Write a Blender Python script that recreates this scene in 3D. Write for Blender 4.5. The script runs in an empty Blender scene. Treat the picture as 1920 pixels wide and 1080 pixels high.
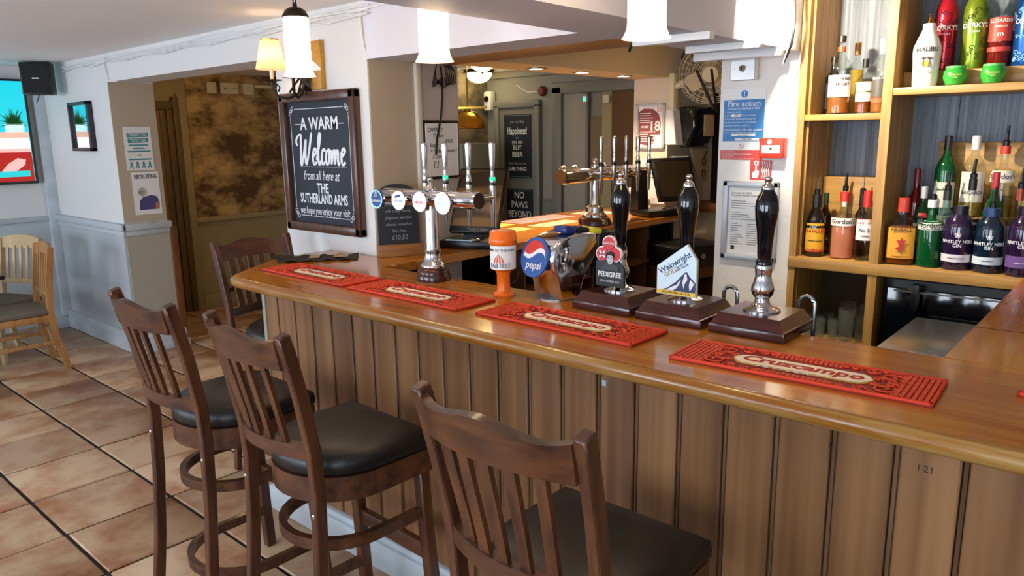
import bpy, bmesh, math, random
from mathutils import Vector, Matrix
random.seed(7)
PI = math.pi
R = math.radians
scene = bpy.context.scene
COL = scene.collection

# ------------------------------------------------------------------ camera
def setup_camera():
    pi, ro, ya = R(11.65), R(-.872), R(41.416)
    fw = Vector((-math.sin(ya)*math.cos(pi), math.cos(ya)*math.cos(pi), -math.sin(pi)))
    r = Vector((math.cos(ya), math.sin(ya), 0)); u = r.cross(fw)
    r2 = r*math.cos(ro) + u*math.sin(ro); u2 = -r*math.sin(ro) + u*math.cos(ro)
    cd = bpy.data.cameras.new('camera'); co = bpy.data.objects.new('camera', cd); COL.objects.link(co)
    m = Matrix((r2, u2, -fw)).transposed().to_4x4(); m.translation = Vector((0, 0, 1.70))
    co.matrix_world = m
    cd.sensor_width = 36; cd.lens = 36*1395/1920; cd.clip_start = .05
    scene.camera = co
setup_camera()

# ------------------------------------------------------------------ world, exposure, daylight portals
vs = scene.view_settings
scene.display_settings.display_device = 'sRGB'
vs.view_transform = 'Standard'; vs.look = 'None'; vs.gamma = 1; vs.use_curve_mapping = False
vs.exposure = 0.9
world = bpy.data.worlds.new('sky'); scene.world = world; world.use_nodes = True
bg = world.node_tree.nodes['Background']
bg.inputs[0].default_value = (.82, .89, 1.0, 1); bg.inputs[1].default_value = 7.0
WINDOWS = [(-6.9, -4.7), (-3.6, -1.4), (-.3, 1.9)]      # openings in the street wall behind the viewer
WY, WZ0, WZ1 = -2.3, .7, 2.2
for i, (a, b) in enumerate(WINDOWS):
    ld = bpy.data.lights.new('window_portal', 'AREA'); ld.shape = 'RECTANGLE'; ld.size = b-a; ld.size_y = WZ1-WZ0
    ld.cycles.is_portal = True
    lo = bpy.data.objects.new('window_portal', ld); COL.objects.link(lo)
    lo.location = ((a+b)/2, WY-.16, (WZ0+WZ1)/2); lo.rotation_euler = (R(90), 0, 0)

def spot(name, loc, target, energy, col, size, blend=.4, rad=.03):
    ld = bpy.data.lights.new(name, 'SPOT'); ld.energy = energy; ld.color = col; ld.spot_size = R(size); ld.spot_blend = blend; ld.shadow_soft_size = rad
    lo = bpy.data.objects.new(name, ld); COL.objects.link(lo); lo.location = loc
    lo.rotation_euler = (Vector(target)-Vector(loc)).to_track_quat('-Z', 'Y').to_euler()
    return lo
SHELF_SPOT = (-1.35, 3.0, 2.25)

# ------------------------------------------------------------------ materials
def lin(c):
    return tuple((v/12.92 if v <= .04045 else ((v+.055)/1.055)**2.4) for v in c)
def rgb(h):
    h = h.lstrip('#'); return lin(tuple(int(h[i:i+2], 16)/255 for i in (0, 2, 4)))
MATS = {}
def M(name, col, rough=.5, metal=0, col2=None, scale=(6, 6, 6), detail=4, lo=.35, hi=.65, bump=0, bscale=None, coat=0, emit=0, emitcol=None, rnd=0, spec=None):
    """procedural principled material: two colours mixed by stretched noise, optional bump"""
    if name in MATS: return MATS[name]
    m = bpy.data.materials.new(name); m.use_nodes = True; nt = m.node_tree; N = nt.nodes; L = nt.links
    p = N['Principled BSDF']
    c = rgb(col) if isinstance(col, str) else col
    p.inputs['Base Color'].default_value = (*c, 1); p.inputs['Roughness'].default_value = rough; p.inputs['Metallic'].default_value = metal
    if spec is not None: p.inputs['Specular IOR Level'].default_value = spec
    if coat: p.inputs['Coat Weight'].default_value = coat; p.inputs['Coat Roughness'].default_value = .08
    if emit:
        e = rgb(emitcol) if emitcol else c
        p.inputs['Emission Color'].default_value = (*e, 1); p.inputs['Emission Strength'].default_value = emit
    if col2 or bump:
        tc = N.new('ShaderNodeTexCoord'); mp = N.new('ShaderNodeMapping'); oi = N.new('ShaderNodeObjectInfo')
        ml = N.new('ShaderNodeMath'); ml.operation = 'MULTIPLY'; ml.inputs[1].default_value = 37.0
        L.new(oi.outputs['Random'], ml.inputs[0]); L.new(tc.outputs['Object'], mp.inputs['Vector']); L.new(ml.outputs[0], mp.inputs['Location'])
        mp.inputs['Scale'].default_value = scale
        nz = N.new('ShaderNodeTexNoise'); nz.inputs['Scale'].default_value = 1; nz.inputs['Detail'].default_value = detail; nz.inputs['Roughness'].default_value = .62
        L.new(mp.outputs[0], nz.inputs['Vector'])
        if col2:
            d = rgb(col2) if isinstance(col2, str) else col2
            cr = N.new('ShaderNodeValToRGB'); cr.color_ramp.elements[0].position = lo; cr.color_ramp.elements[1].position = hi
            cr.color_ramp.elements[0].color = (*c, 1); cr.color_ramp.elements[1].color = (*d, 1)
            L.new(nz.outputs['Fac'], cr.inputs[0])
            out = cr.outputs[0]
            if rnd:
                hs = N.new('ShaderNodeHueSaturation'); mr = N.new('ShaderNodeMapRange')
                mr.inputs['To Min'].default_value = 1-rnd; mr.inputs['To Max'].default_value = 1+rnd
                L.new(oi.outputs['Random'], mr.inputs[0]); L.new(mr.outputs[0], hs.inputs['Value']); L.new(out, hs.inputs['Color']); out = hs.outputs[0]
            L.new(out, p.inputs['Base Color'])
        if bump:
            bp = N.new('ShaderNodeBump'); bp.inputs['Strength'].default_value = bump; bp.inputs['Distance'].default_value = .01
            src = nz
            if bscale:
                src = N.new('ShaderNodeTexNoise'); src.inputs['Scale'].default_value = bscale; src.inputs['Detail'].default_value = 4
                L.new(tc.outputs['Object'], src.inputs['Vector'])
            L.new(src.outputs['Fac'], bp.inputs['Height']); L.new(bp.outputs[0], p.inputs['Normal'])
    MATS[name] = m; return m
def glass(name, tint, gloss=.9, rough=.02, body=0.0):
    """thin coloured glass: tinted see-through mixed with a Fresnel gloss; body > 0 adds a coloured diffuse share"""
    if name in MATS: return MATS[name]
    m = bpy.data.materials.new(name); m.use_nodes = True; nt = m.node_tree; N = nt.nodes; L = nt.links
    N.remove(N['Principled BSDF']); o = N['Material Output']
    c = rgb(tint)
    t = N.new('ShaderNodeBsdfTransparent'); t.inputs[0].default_value = (*c, 1)
    g = N.new('ShaderNodeBsdfGlossy'); g.inputs['Roughness'].default_value = rough; g.inputs[0].default_value = (gloss, gloss, gloss, 1)
    lw = N.new('ShaderNodeLayerWeight'); lw.inputs[0].default_value = .5
    pw = N.new('ShaderNodeMath'); pw.operation = 'POWER'; pw.inputs[1].default_value = 3.5; L.new(lw.outputs['Facing'], pw.inputs[0])
    fr = N.new('ShaderNodeMath'); fr.operation = 'MULTIPLY_ADD'; fr.inputs[1].default_value = .6; fr.inputs[2].default_value = .04; L.new(pw.outputs[0], fr.inputs[0])
    src = t
    if body:
        d = N.new('ShaderNodeBsdfDiffuse'); d.inputs[0].default_value = (*c, 1)
        mb = N.new('ShaderNodeMixShader'); mb.inputs[0].default_value = body; L.new(t.outputs[0], mb.inputs[1]); L.new(d.outputs[0], mb.inputs[2]); src = mb
    mx = N.new('ShaderNodeMixShader'); L.new(fr.outputs[0], mx.inputs[0]); L.new(src.outputs[0], mx.inputs[1]); L.new(g.outputs[0], mx.inputs[2])
    L.new(mx.outputs[0], o.inputs[0]); MATS[name] = m; return m

WHITE = M('white_plaster', '#dad8d5', .7, bump=.12, bscale=14)
CEIL = M('ceiling_plaster', '#f0eeec', .8, bump=.08, bscale=9)
BEIGE = M('beige_plaster', '#b9aa94', .7, bump=.12, bscale=16)
GREYP = M('grey_paint', '#b4bcc0', .45, bump=.05, bscale=20)
SKIRT = M('painted_skirting', '#c3cdd2', .35, col2='#b4bec4', scale=(3, 3, 9))
FARW = M('far_room_paint', '#8d8a80', .7, bump=.1, bscale=10)
FARTRIM = M('far_room_trim', '#74746c', .5)
PASSP = M('passage_paint', '#a3946c', .55, bump=.05, bscale=20)
STONE = M('stone_wallpaper', '#5e4426', .8, col2='#c8a76c', scale=(3.2, 3.2, 5.5), detail=10, lo=.40, hi=.60, bump=.3)
FARSTONE = M('grey_stone_wallpaper', '#4d4638', .8, col2='#8d826c', scale=(4.5, 4.5, 7), detail=8, lo=.36, hi=.62, bump=.3)
GROUT = M('dark_grout', '#35302b', .9)
TILE = M('terracotta_tile', '#9c6640', .42, col2='#bfa080', scale=(3.6, 3.6, 3), detail=7, lo=.36, hi=.58, bump=.06, bscale=18, rnd=.12)
DARKWOOD = M('dark_stool_wood', '#3a2013', .36, col2='#62391f', scale=(28, 28, 2.4), bump=.05, coat=.15)
DARKWOODX = M('dark_stool_wood_cross', '#3a2013', .36, col2='#62391f', scale=(2.4, 28, 28), bump=.05, coat=.15)
LEATHER = M('black_leather', '#15110e', .42, bump=.08, bscale=90)
PLANK = M('bar_plank_wood', '#643f20', .40, col2='#936942', scale=(15, 15, .35), detail=2.5, lo=.32, hi=.68, bump=.015, rnd=.12)
BEAD = M('bar_bead_wood', '#54361f', .4, col2='#71543a', scale=(30, 30, 1.5), rnd=.1)
COUNTER = M('varnished_counter_wood', '#a85a0a', .2, col2='#c8821f', scale=(1.6, 24, 24), detail=5, lo=.3, hi=.72, bump=.015, coat=.3)
COUNTERY = M('varnished_counter_wood_y', '#a85a0a', .2, col2='#c8821f', scale=(24, 1.6, 24), detail=5, lo=.3, hi=.72, bump=.015, coat=.3)
NOSE = M('worn_nosing_wood', '#96590f', .24, col2='#b08c50', scale=(3, 40, 40), detail=6, lo=.42, hi=.7, bump=.05, coat=.4)
SHELFW = M('golden_shelf_wood', '#946d36', .4, col2='#b88f4c', scale=(1.6, 20, 20), bump=.02)
SHELFV = M('golden_upright_wood', '#946d36', .4, col2='#b88f4c', scale=(22, 22, 1.3), bump=.02)
BACKP = M('blue_grey_back_panel', '#5b646e', .6, col2='#8a929a', scale=(60, 60, 1.2), detail=5, bump=.25)
SOFFW = M('orange_soffit_wood', '#a5703a', .45, col2='#bb8348', scale=(1.2, 16, 16))
MAHOG = M('mahogany', '#35140f', .22, col2='#4a2018', scale=(3, 26, 26), coat=.3)
CHROME = M('chrome', '#d9dade', .09, 1)
STEEL = M('brushed_steel', '#b9bcbf', .3, 1, bump=.02, bscale=60)
BRASS = M('brass', '#c79a3c', .2, 1)
IRON = M('dark_iron', '#2a2119', .45, .6)
BLACK = M('black_plastic', '#0d0d0f', .35)
GBLACK = M('gloss_black', '#06070a', .08, coat=.4)
DARKIN = M('dark_interior', '#120f0d', .8)
PAPER = M('white_paper', '#e9e9e6', .7)
INK = M('black_ink', '#1b1b1e', .7)
CHALK = M('chalk_white', '#dfe2e4', .8)
CHALKDIM = M('chalk_grey', '#8d9296', .8)
SLATE = M('chalkboard', '#14181e', .5, col2='#1b212a', scale=(5, 5, 5))
NAVY = M('navy_sign', '#121824', .45)
RED = M('signal_red', '#c8331d', .35)
BLUE = M('sign_blue', '#1874b4', .45)
ALU = M('aluminium_frame', '#b9bec4', .4, .25)
CREAMPL = M('cream_plastic', '#d9cfae', .4)
WHITEPL = M('white_plastic', '#e3e3e1', .35)
LIGHTWOOD = M('beech_wood', '#9a6a38', .4, col2='#b98a55', scale=(20, 20, 2), bump=.02)
PALEWOOD = M('pale_beech_wood', '#b59a70', .4, col2='#c8ae86', scale=(20, 20, 2), bump=.02)
TAUPE = M('taupe_upholstery', '#6c6253', .8, bump=.1, bscale=120)
TEAL = M('teal_print', '#3f8f94', .6)
GLASSC = glass('clear_glass', '#f2f6f4')
PANE = glass('window_glass', '#fbfdff')

# ------------------------------------------------------------------ geometry helpers
class MB:
    def __init__(s): s.bm = bmesh.new()
    def _add(s, vs, fs):
        v = [s.bm.verts.new(p) for p in vs]
        for f in fs:
            try: s.bm.faces.new([v[i] for i in f])
            except ValueError: pass
        return v
    def box(s, x0, x1, y0, y1, z0, z1, bev=0, seg=2):
        t = bmesh.new() if bev else s.bm
        vs = [t.verts.new(p) for p in ((x0,y0,z0),(x1,y0,z0),(x1,y1,z0),(x0,y1,z0),(x0,y0,z1),(x1,y0,z1),(x1,y1,z1),(x0,y1,z1))]
        for f in ((3,2,1,0),(4,5,6,7),(0,1,5,4),(1,2,6,5),(2,3,7,6),(3,0,4,7)): t.faces.new([vs[i] for i in f])
        if bev:
            bmesh.ops.bevel(t, geom=t.edges[:], offset=bev, segments=seg, profile=.5, affect='EDGES')
            s.join(t)
        return s
    def join(s, t):
        me = bpy.data.meshes.new('tmp'); t.to_mesh(me); t.free(); s.bm.from_mesh(me); bpy.data.meshes.remove(me)
    def prism(s, poly, axis, a, b, bev=0, seg=2):
        """polygon (2D) extruded along axis between a and b. axis z: (x,y); y: (x,z); x: (y,z)"""
        def P(p, h): return (p[0], p[1], h) if axis == 'z' else ((p[0], h, p[1]) if axis == 'y' else (h, p[0], p[1]))
        t = bmesh.new(); n = len(poly)
        A = [t.verts.new(P(p, a)) for p in poly]; B = [t.verts.new(P(p, b)) for p in poly]
        t.faces.new(A); t.faces.new(B[::-1])
        for i in range(n): t.faces.new((A[i], B[i], B[(i+1) % n], A[(i+1) % n]))
        bmesh.ops.recalc_face_normals(t, faces=t.faces[:])
        if bev:
            es = [e for e in t.edges if abs(e.calc_face_angle(0)) > .6 or True]
            bmesh.ops.bevel(t, geom=es, offset=bev, segments=seg, profile=.5, affect='EDGES', clamp_overlap=True)
        s.join(t); return s
    def lathe(s, prof, seg=24, c=(0, 0, 0), axis='z', cap=True):
        rings = []
        for r, h in prof:
            ring = []
            for k in range(seg):
                a = 2*PI*k/seg; u, v = r*math.cos(a), r*math.sin(a)
                p = (u, v, h) if axis == 'z' else ((u, h, -v) if axis == 'y' else (h, u, v))
                ring.append(s.bm.verts.new((p[0]+c[0], p[1]+c[1], p[2]+c[2])))
            rings.append(ring)
        for i in range(len(rings)-1):
            for k in range(seg):
                a, b = rings[i], rings[i+1]
                s.bm.faces.new((a[k], a[(k+1) % seg], b[(k+1) % seg], b[k]))
        if cap:
            s.bm.faces.new(rings[0][::-1]); s.bm.faces.new(rings[-1])
        return s
    def tube(s, pts, rad, seg=8, closed=False, flat=None):
        """round (or rectangular when flat=(w,h)) section swept along points"""
        pts = [Vector(p) for p in pts]; n = len(pts); rings = []; up = Vector((0, 0, 1))
        for i, p in enumerate(pts):
            a = pts[i-1] if (i > 0 or closed) else p; b = pts[(i+1) % n] if (i < n-1 or closed) else p
            t = (b-a).normalized()
            ref = up if abs(t.z) < .93 else Vector((0, 1, 0))
            x = t.cross(ref).normalized(); y = x.cross(t).normalized()
            if flat:
                w, h = flat[0]/2, flat[1]/2
                ring = [s.bm.verts.new(p+x*q*w+y*k*h) for q, k in ((-1,-1),(1,-1),(1,1),(-1,1))]
            else:
                rr = rad[i] if isinstance(rad, (list, tuple)) else rad
                ring = [s.bm.verts.new(p+x*math.cos(2*PI*k/seg)*rr+y*math.sin(2*PI*k/seg)*rr) for k in range(seg)]
            rings.append(ring)
        m = len(rings[0])
        for i in range(n if closed else n-1):
            a, b = rings[i], rings[(i+1) % n]
            for k in range(m): s.bm.faces.new((a[k], a[(k+1) % m], b[(k+1) % m], b[k]))
        if not closed: s.bm.faces.new(rings[0][::-1]); s.bm.faces.new(rings[-1])
        return s
    def sphere(s, c, r, seg=12, sq=(1, 1, 1)):
        t = bmesh.new(); bmesh.ops.create_uvsphere(t, u_segments=seg, v_segments=max(6, seg//2), radius=r)
        for v in t.verts: v.co = Vector((v.co.x*sq[0]+c[0], v.co.y*sq[1]+c[1], v.co.z*sq[2]+c[2]))
        s.join(t); return s
    def disc(s, c, r, axis, th, seg=24):
        return s.lathe([(r, -th/2), (r, th/2)], seg, c, axis)
    def rot(s, m):
        bmesh.ops.transform(s.bm, matrix=m, verts=s.bm.verts[:]); return s
    def mesh(s, name, mat, smooth=38):
        bmesh.ops.recalc_face_normals(s.bm, faces=s.bm.faces[:])
        me = bpy.data.meshes.new(name); s.bm.to_mesh(me); s.bm.free()
        for k in (mat if isinstance(mat, (list, tuple)) else [mat]): me.materials.append(k)
        if smooth:
            me.polygons.foreach_set('use_smooth', [True]*len(me.polygons)); me.set_sharp_from_angle(angle=R(smooth))
        return me
    def build(s, name, mat, parent=None, smooth=38):
        return link(name, s.mesh(name, mat, smooth), parent)
def link(name, me, parent=None, loc=None, rot=None):
    o = bpy.data.objects.new(name, me); COL.objects.link(o)
    if parent: o.parent = parent
    if loc: o.location = loc
    if rot: o.rotation_euler = rot
    return o
def tag(o, label, cat, group=None):
    o['label'] = label; o['category'] = cat
    if group: o['group'] = group
    return o
def struct(o, label=None):
    o['kind'] = 'structure'
    if label: o['label'] = label; o['category'] = o.name.split('_')[0].split('.')[0]
    return o
def thing(name, label, cat, loc=(0, 0, 0), rz=0, group=None):
    o = bpy.data.objects.new(name, None); o.empty_display_size = .1; COL.objects.link(o)
    o.location = loc; o.rotation_euler = (0, 0, R(rz)); return tag(o, label, cat, group)
def copy_tree(o, parent=None):
    c = o.copy(); COL.objects.link(c); c.parent = parent
    for ch in [x for x in bpy.data.objects if x.parent == o]: copy_tree(ch, c)
    return c
TEXTS = []
FRONT, EAST, TOP = (R(90), 0, 0), (R(90), 0, R(90)), (0, 0, 0)
def txt(s, size, mat, parent, loc, rot=FRONT, sx=1, shear=0, cyl=None, bold=0, ext=.0004, name='lettering', align='CENTER'):
    """flat lettering as mesh (made at the end of the script); cyl = (radius) wraps it on an upright cylinder facing -Y"""
    TEXTS.append((s, size, mat, parent, loc, rot, sx, shear, cyl, bold, ext, name, align))
def flush_texts():
    obs = []
    for (s, size, mat, parent, loc, rot, sx, shear, cyl, bold, ext, name, align) in TEXTS:
        cu = bpy.data.curves.new('lettering', 'FONT'); cu.body = s; cu.size = size; cu.align_x = align; cu.align_y = 'CENTER'
        cu.shear = shear; cu.offset = bold*size; cu.extrude = ext; cu.resolution_u = 2; cu.space_line = .85
        o = bpy.data.objects.new('t', cu); COL.objects.link(o); obs.append(o)
    bpy.context.view_layer.update(); dg = bpy.context.evaluated_depsgraph_get()
    mes = [bpy.data.meshes.new_from_object(o.evaluated_get(dg)) for o in obs]
    for o, me, (s, size, mat, parent, loc, rot, sx, shear, cyl, bold, ext, name, align) in zip(obs, mes, TEXTS):
        bpy.data.objects.remove(o)
        if cyl:
            for v in me.vertices:
                x, z, d = v.co.x*sx, v.co.y+loc[2], v.co.z
                a = x/cyl; rr = cyl+.0006+d
                v.co = (math.sin(a)*rr, -math.cos(a)*rr, z)
        else:
            mt = (rot @ Matrix.Diagonal((sx, 1, 1, 1))) if isinstance(rot, Matrix) else Matrix.Translation(loc) @ Matrix.Rotation(rot[2], 4, 'Z') @ Matrix.Rotation(rot[1], 4, 'Y') @ Matrix.Rotation(rot[0], 4, 'X') @ Matrix.Diagonal((sx, 1, 1, 1))
            me.transform(mt)
        me.materials.clear(); me.materials.append(mat); me.name = name
        link(name, me, parent)

# ------------------------------------------------------------------ the room
CZ = 2.34
XL, XR, YF, YB = -7.6, 2.4, -2.3, 6.0
f = struct(MB().box(-9, 3, -3, 6.2, -.08, -.012).build('floor', GROUT, None, 0), 'terracotta tiled pub floor with dark grout joints')
tile_meshes = []
for k in range(4):
    b = MB().box(-.2205, .2205, -.2245, .2245, -.012, .001, .005, 1)
    for v in b.bm.verts: v.co.x += random.uniform(-.0022, .0022); v.co.y += random.uniform(-.0022, .0022)
    tile_meshes.append(b.mesh('tile', TILE))
for i in range(-3, 12):
    for j in range(-4, 9):
        x = -3.02-.4575*(i-.5); y = .94+.4655*(j+.5)
        if x < XL+.1 and y < 2.6: continue
        if x > -2.85 and y > 1.95: continue
        t = link('tile', random.choice(tile_meshes), f, (x, y, random.uniform(-.0015, .001)))
        if random.random() < .5: t.rotation_euler = (0, 0, PI)
struct(MB().box(-9, 3, -2.6, 6.2, CZ, CZ+.1).build('ceiling', CEIL, None, 0), 'low white plaster ceiling over the bar room')
# television wall on the left, street wall with windows behind the viewer, right wall
w = struct(MB().box(XL-.2, XL, YF, 2.37, 0, CZ).build('wall_left', WHITE, None, 0), 'white wall carrying the television above a grey dado')
MB().box(XL, XL+.012, YF, 2.36, .14, 1.0).build('dado_panel', GREYP, w)
MB().box(XL, XL+.035, YF, 2.36, 1.0, 1.045, .008).build('dado_rail', GREYP, w)
MB().box(XL, XL+.03, YF, 2.36, 0, .15, .006).build('skirting', SKIRT, w)
w = MB()
xs = [XL] + [v for ab in WINDOWS for v in ab] + [XR]
for a, b in zip(xs[::2], xs[1::2]): w.box(a, b, YF-.25, YF, 0, CZ)
for a, b in WINDOWS: w.box(a, b, YF-.25, YF, 0, WZ0); w.box(a, b, YF-.25, YF, WZ1, CZ)
struct(w.build('wall_front', WHITE, None, 0), 'white street wall with three windows opposite the bar')
for i, (a, b) in enumerate(WINDOWS):
    o = MB()
    for x in (a+.03, a+(b-a)/3, a+2*(b-a)/3, b-.03): o.box(x-.03, x+.03, YF-.14, YF-.08, WZ0, WZ1)
    for z in (WZ0+.03, (WZ0+WZ1)/2, WZ1-.03): o.box(a, b, YF-.135, YF-.085, z-.025, z+.025)
    wo = struct(o.build('window_%d' % (i+1), SKIRT, None, 0), ('leftmost', 'middle', 'rightmost')[i]+' white framed window in the street wall opposite the bar')
    MB().box(a, b, YF-.112, YF-.108, WZ0, WZ1).build('pane', PANE, wo, 0)
    MB().box(a-.05, b+.05, YF-.08, YF+.08, WZ0-.03, WZ0).build('sill', SKIRT, wo, 0)
struct(MB().box(XR, XR+.2, YF, 6.2, 0, CZ).build('wall_right', WHITE, None, 0), 'white wall at the right end of the bar room')
# wall W: picture pier, beam over the passage, welcome-sign wall
w = struct(MB().box(-7.8, -6.15, 2.37, 2.71, 0, CZ).build('wall_pier', WHITE, None, 0), 'white pier between the television corner and the passage')
MB().box(-6.152, -6.146, 2.372, 2.708, 1.06, 2.135).build('beige_reveal', BEIGE, w, 0)
MB().box(XL+.03, -6.14, 2.352, 2.37, .14, 1.0).build('dado_panel', GREYP, w)
MB().box(-6.15, -6.135, 2.37, 2.71, .14, 1.0).build('reveal_dado_panel', M('stone_grey_paint', '#a9a698', .5), w)
b = MB().box(XL+.03, -6.10, 2.325, 2.37, 1.0, 1.055, .012); b.box(-6.15, -6.10, 2.33, 2.73, 1.0, 1.055, .012); b.box(XL+.03, -6.12, 2.34, 2.37, .955, 1.0, .01); b.box(-6.15, -6.12, 2.345, 2.72, .955, 1.0, .01)
b.build('dado_rail', GREYP, w)
b = MB().box(XL+.03, -6.10, 2.325, 2.37, 0, .17, .008); b.box(-6.15, -6.09, 2.325, 2.75, 0, .15, .008); b.box(-6.15, -6.075, 2.315, 2.765, 0, .06, .006)
b.build('skirting', SKIRT, w)
MB().box(-6.17, -6.12, 2.71, 2.77, .1, 1.0, .004).build('timber_edge', M('brown_timber', '#5e3518', .5, col2='#7a4a24', scale=(20, 20, 2)), w)
MB().box(XL+.005, XL+.06, 2.28, 2.372, .12, 2.1, .006).build('corner_boxing', SKIRT, w)
struct(MB().box(-6.15, -3.82, 2.37, 2.62, 2.135, CZ).build('trim_1', WHITE, None, 0), 'white beam spanning the passage opening')
w = struct(MB().box(-3.82, -3.01, 2.37, 2.98, 0, CZ).build('wall_welcome', WHITE, None, 0), 'white wall block behind the welcome chalkboard')
MB().box(-3.012, -3.006, 2.375, 2.665, 1.1, 2.07).build('beige_reveal', BEIGE, w, 0)
MB().box(-3.012, -3.004, 2.70, 2.98, 1.1, 2.07).build('pale_reveal', M('pale_reveal_paint', '#c2b7ac', .7, bump=.1, bscale=14), w, 0)
MB().box(-3.014, -2.985, 2.665, 2.70, 1.1, 2.07, .006).build('vertical_trim', M('cream_trim', '#d3cfc4', .45), w)
# passage beyond: stone wallpaper wall with a doorway
w = struct(MB().box(-7.5, -7.3, 2.7, 5.0, 0, CZ).build('wall_passage', PASSP, None, 0), 'dim passage wall with stone pattern wallpaper over a plain dado')
MB().box(-7.3, -7.292, 3.52, 5.0, .92, CZ).build('wallpaper', STONE, w, 0)
MB().box(-7.3, -7.265, 3.50, 5.0, .88, .93, .01).build('dado_rail', PASSP, w)
MB().box(-7.3, -7.27, 3.50, 5.0, 0, .14, .006).build('skirting', PASSP, w)
DOORBR = M('brown_door_paint', '#5d4a2c', .5, col2='#6b5734', scale=(20, 20, 2))
d = struct(MB().box(-7.3, -7.285, 2.72, 3.36, 0, 1.98).build('door_1', M('tan_door_paint', '#85693a', .5), None, 0), 'tan painted door in the dim passage')
b = MB()
for y0, y1, x1 in ((3.36, 3.42, -7.24), (3.30, 3.36, -7.26), (3.24, 3.30, -7.275)): b.box(-7.3, x1, y0, y1, 0, 1.98+(y1-3.30), .008)
b.build('door_frame', DOORBR, d); MB().box(-7.3, -7.25, 2.72, 3.42, 1.98, 2.06, .008).build('door_head', DOORBR, d)
MB().box(-7.30, -7.27, 3.42, 3.50, 0, 2.14, .006).build('architrave', PASSP, d)
struct(MB().box(-7.5, -5.6, 5.0, 6.2, 0, CZ).build('wall_far_corner', FARSTONE, None, 0), 'grey stone wallpapered corner of the far room')
# far room seen through the serving hatch
w = struct(MB().box(-5.6, -3.0, 6.0, 6.2, 0, CZ).build('wall_far', FARW, None, 0), 'dim grey wall of the far room seen through the serving hatch')
MB().box(-4.85, -4.68, 5.985, 6.0, 1.02, 1.06, .006).build('dado_rail', FARTRIM, w)
MB().box(-4.85, -4.68, 5.99, 6.0, 0, 1.02).build('dado_panel', FARTRIM, w)
MB().box(-5.59, -3.3, 5.95, 6.0, CZ-.07, CZ, .02).build('cornice', FARW, w)
d = struct(MB().box(-5.42, -4.90, 5.97, 6.0, 0, 1.99, .005).build('door_2', M('far_door_paint', '#6d6d65', .5), None), 'grey panelled door with chalkboards in the far room')
b = MB().box(-5.47, -5.40, 5.94, 6.0, 0, 2.0, .01); b.box(-4.92, -4.85, 5.94, 6.0, 0, 2.0, .01); b.box(-5.47, -4.85, 5.94, 6.0, 1.97, 2.04, .01)
b.build('door_frame', FARTRIM, d)
d = struct(MB().box(-3.99, -3.35, 5.975, 6.0, 0, 2.08).build('door_3', M('brown_hessian', '#6a4a26', .7, bump=.1, bscale=60), None, 0), 'brown panelled doorway at the right of the far room')
b = MB().box(-4.68, -4.56, 5.93, 6.0, 0, 2.15, .01); b.box(-4.68, -3.3, 5.93, 6.0, 2.08, 2.19, .01); b.build('door_frame', FARTRIM, d)
b = MB().box(-4.56, -4.28, 5.97, 6.0, 0, 2.08, .004); b.build('door_leaf', M('far_cream_paint', '#9a958a', .6), d)
MB().box(-4.28, -4.25, 5.95, 6.0, 0, 2.08, .004).build('leaf_edge', FARTRIM, d)
MB().box(-4.24, -4.10, 5.98, 6.0, 0, 1.86).build('inner_panel', M('far_tan_paint', '#7d6c4e', .6), d, 0)
MB().box(-4.10, -3.99, 5.965, 6.0, 0, 2.08, .004).build('jamb', M('far_yellow_paint', '#a79a76', .6), d)
# serving hatch: head, pier, low wall, end wall
CREAM = M('cream_plaster', '#d8c39c', .7, bump=.08, bscale=12)
struct(MB().box(-3.2, -2.9, 2.98, 5.09, 2.10, CZ).build('trim_2', CREAM, None, 0), 'cream header with downlights over the serving hatch')
struct(MB().box(-3.2, -2.9, 5.09, 6.2, 0, CZ).build('wall_hatch_pier', M('warm_white_plaster', '#d3c8b4', .7, bump=.1, bscale=12), None, 0), 'cream pier holding the age notice beside the hatch')
struct(MB().box(-3.45, -3.15, 3.0, 5.09, 0, 1.05).build('wall_hatch_low', DARKIN, None, 0), 'low dark wall under the serving hatch')
w = struct(MB().box(-2.9, -1.3, 5.7, 6.2, 0, CZ).build('wall_bar_end', BEIGE, None, 0), 'beige end wall of the space behind the bar')
d = struct(MB().box(-2.82, -2.0, 5.66, 5.70, .95, 2.0, .01).build('door_4', M('near_black_door', '#1c1613', .5), None), 'near black door behind the bar beside the towel dispenser')
struct(MB().box(-1.3, 2.6, 4.15, 4.3, 0, CZ).build('wall_back', BEIGE, None, 0), 'beige wall behind the bottle shelves')
struct(MB().box(-1.4, -1.3, 4.1, 5.7, 0, CZ).build('wall_bar_side', BEIGE, None, 0), 'beige side wall behind the fire notice pillar')
# beams over the bar
LAV = M('lavender_beam_paint', '#d4d2dc', .6, bump=.06, bscale=10)
b = struct(MB().box(-3.01, -1.74, 2.37, 2.62, 2.07, CZ).build('trim_3', LAV, None, 0), 'white beam running above the back edge of the bar')
MB().box(-3.009, -1.74, 2.62, 2.93, 2.072, 2.12, .004).build('soffit_board', SOFFW, b)
b = struct(MB().box(-1.74, -1.41, -1.0, 3.62, 2.07, CZ).build('trim_4', LAV, None, 0), 'deep white ceiling beam crossing over the bar towards the shelves')
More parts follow.
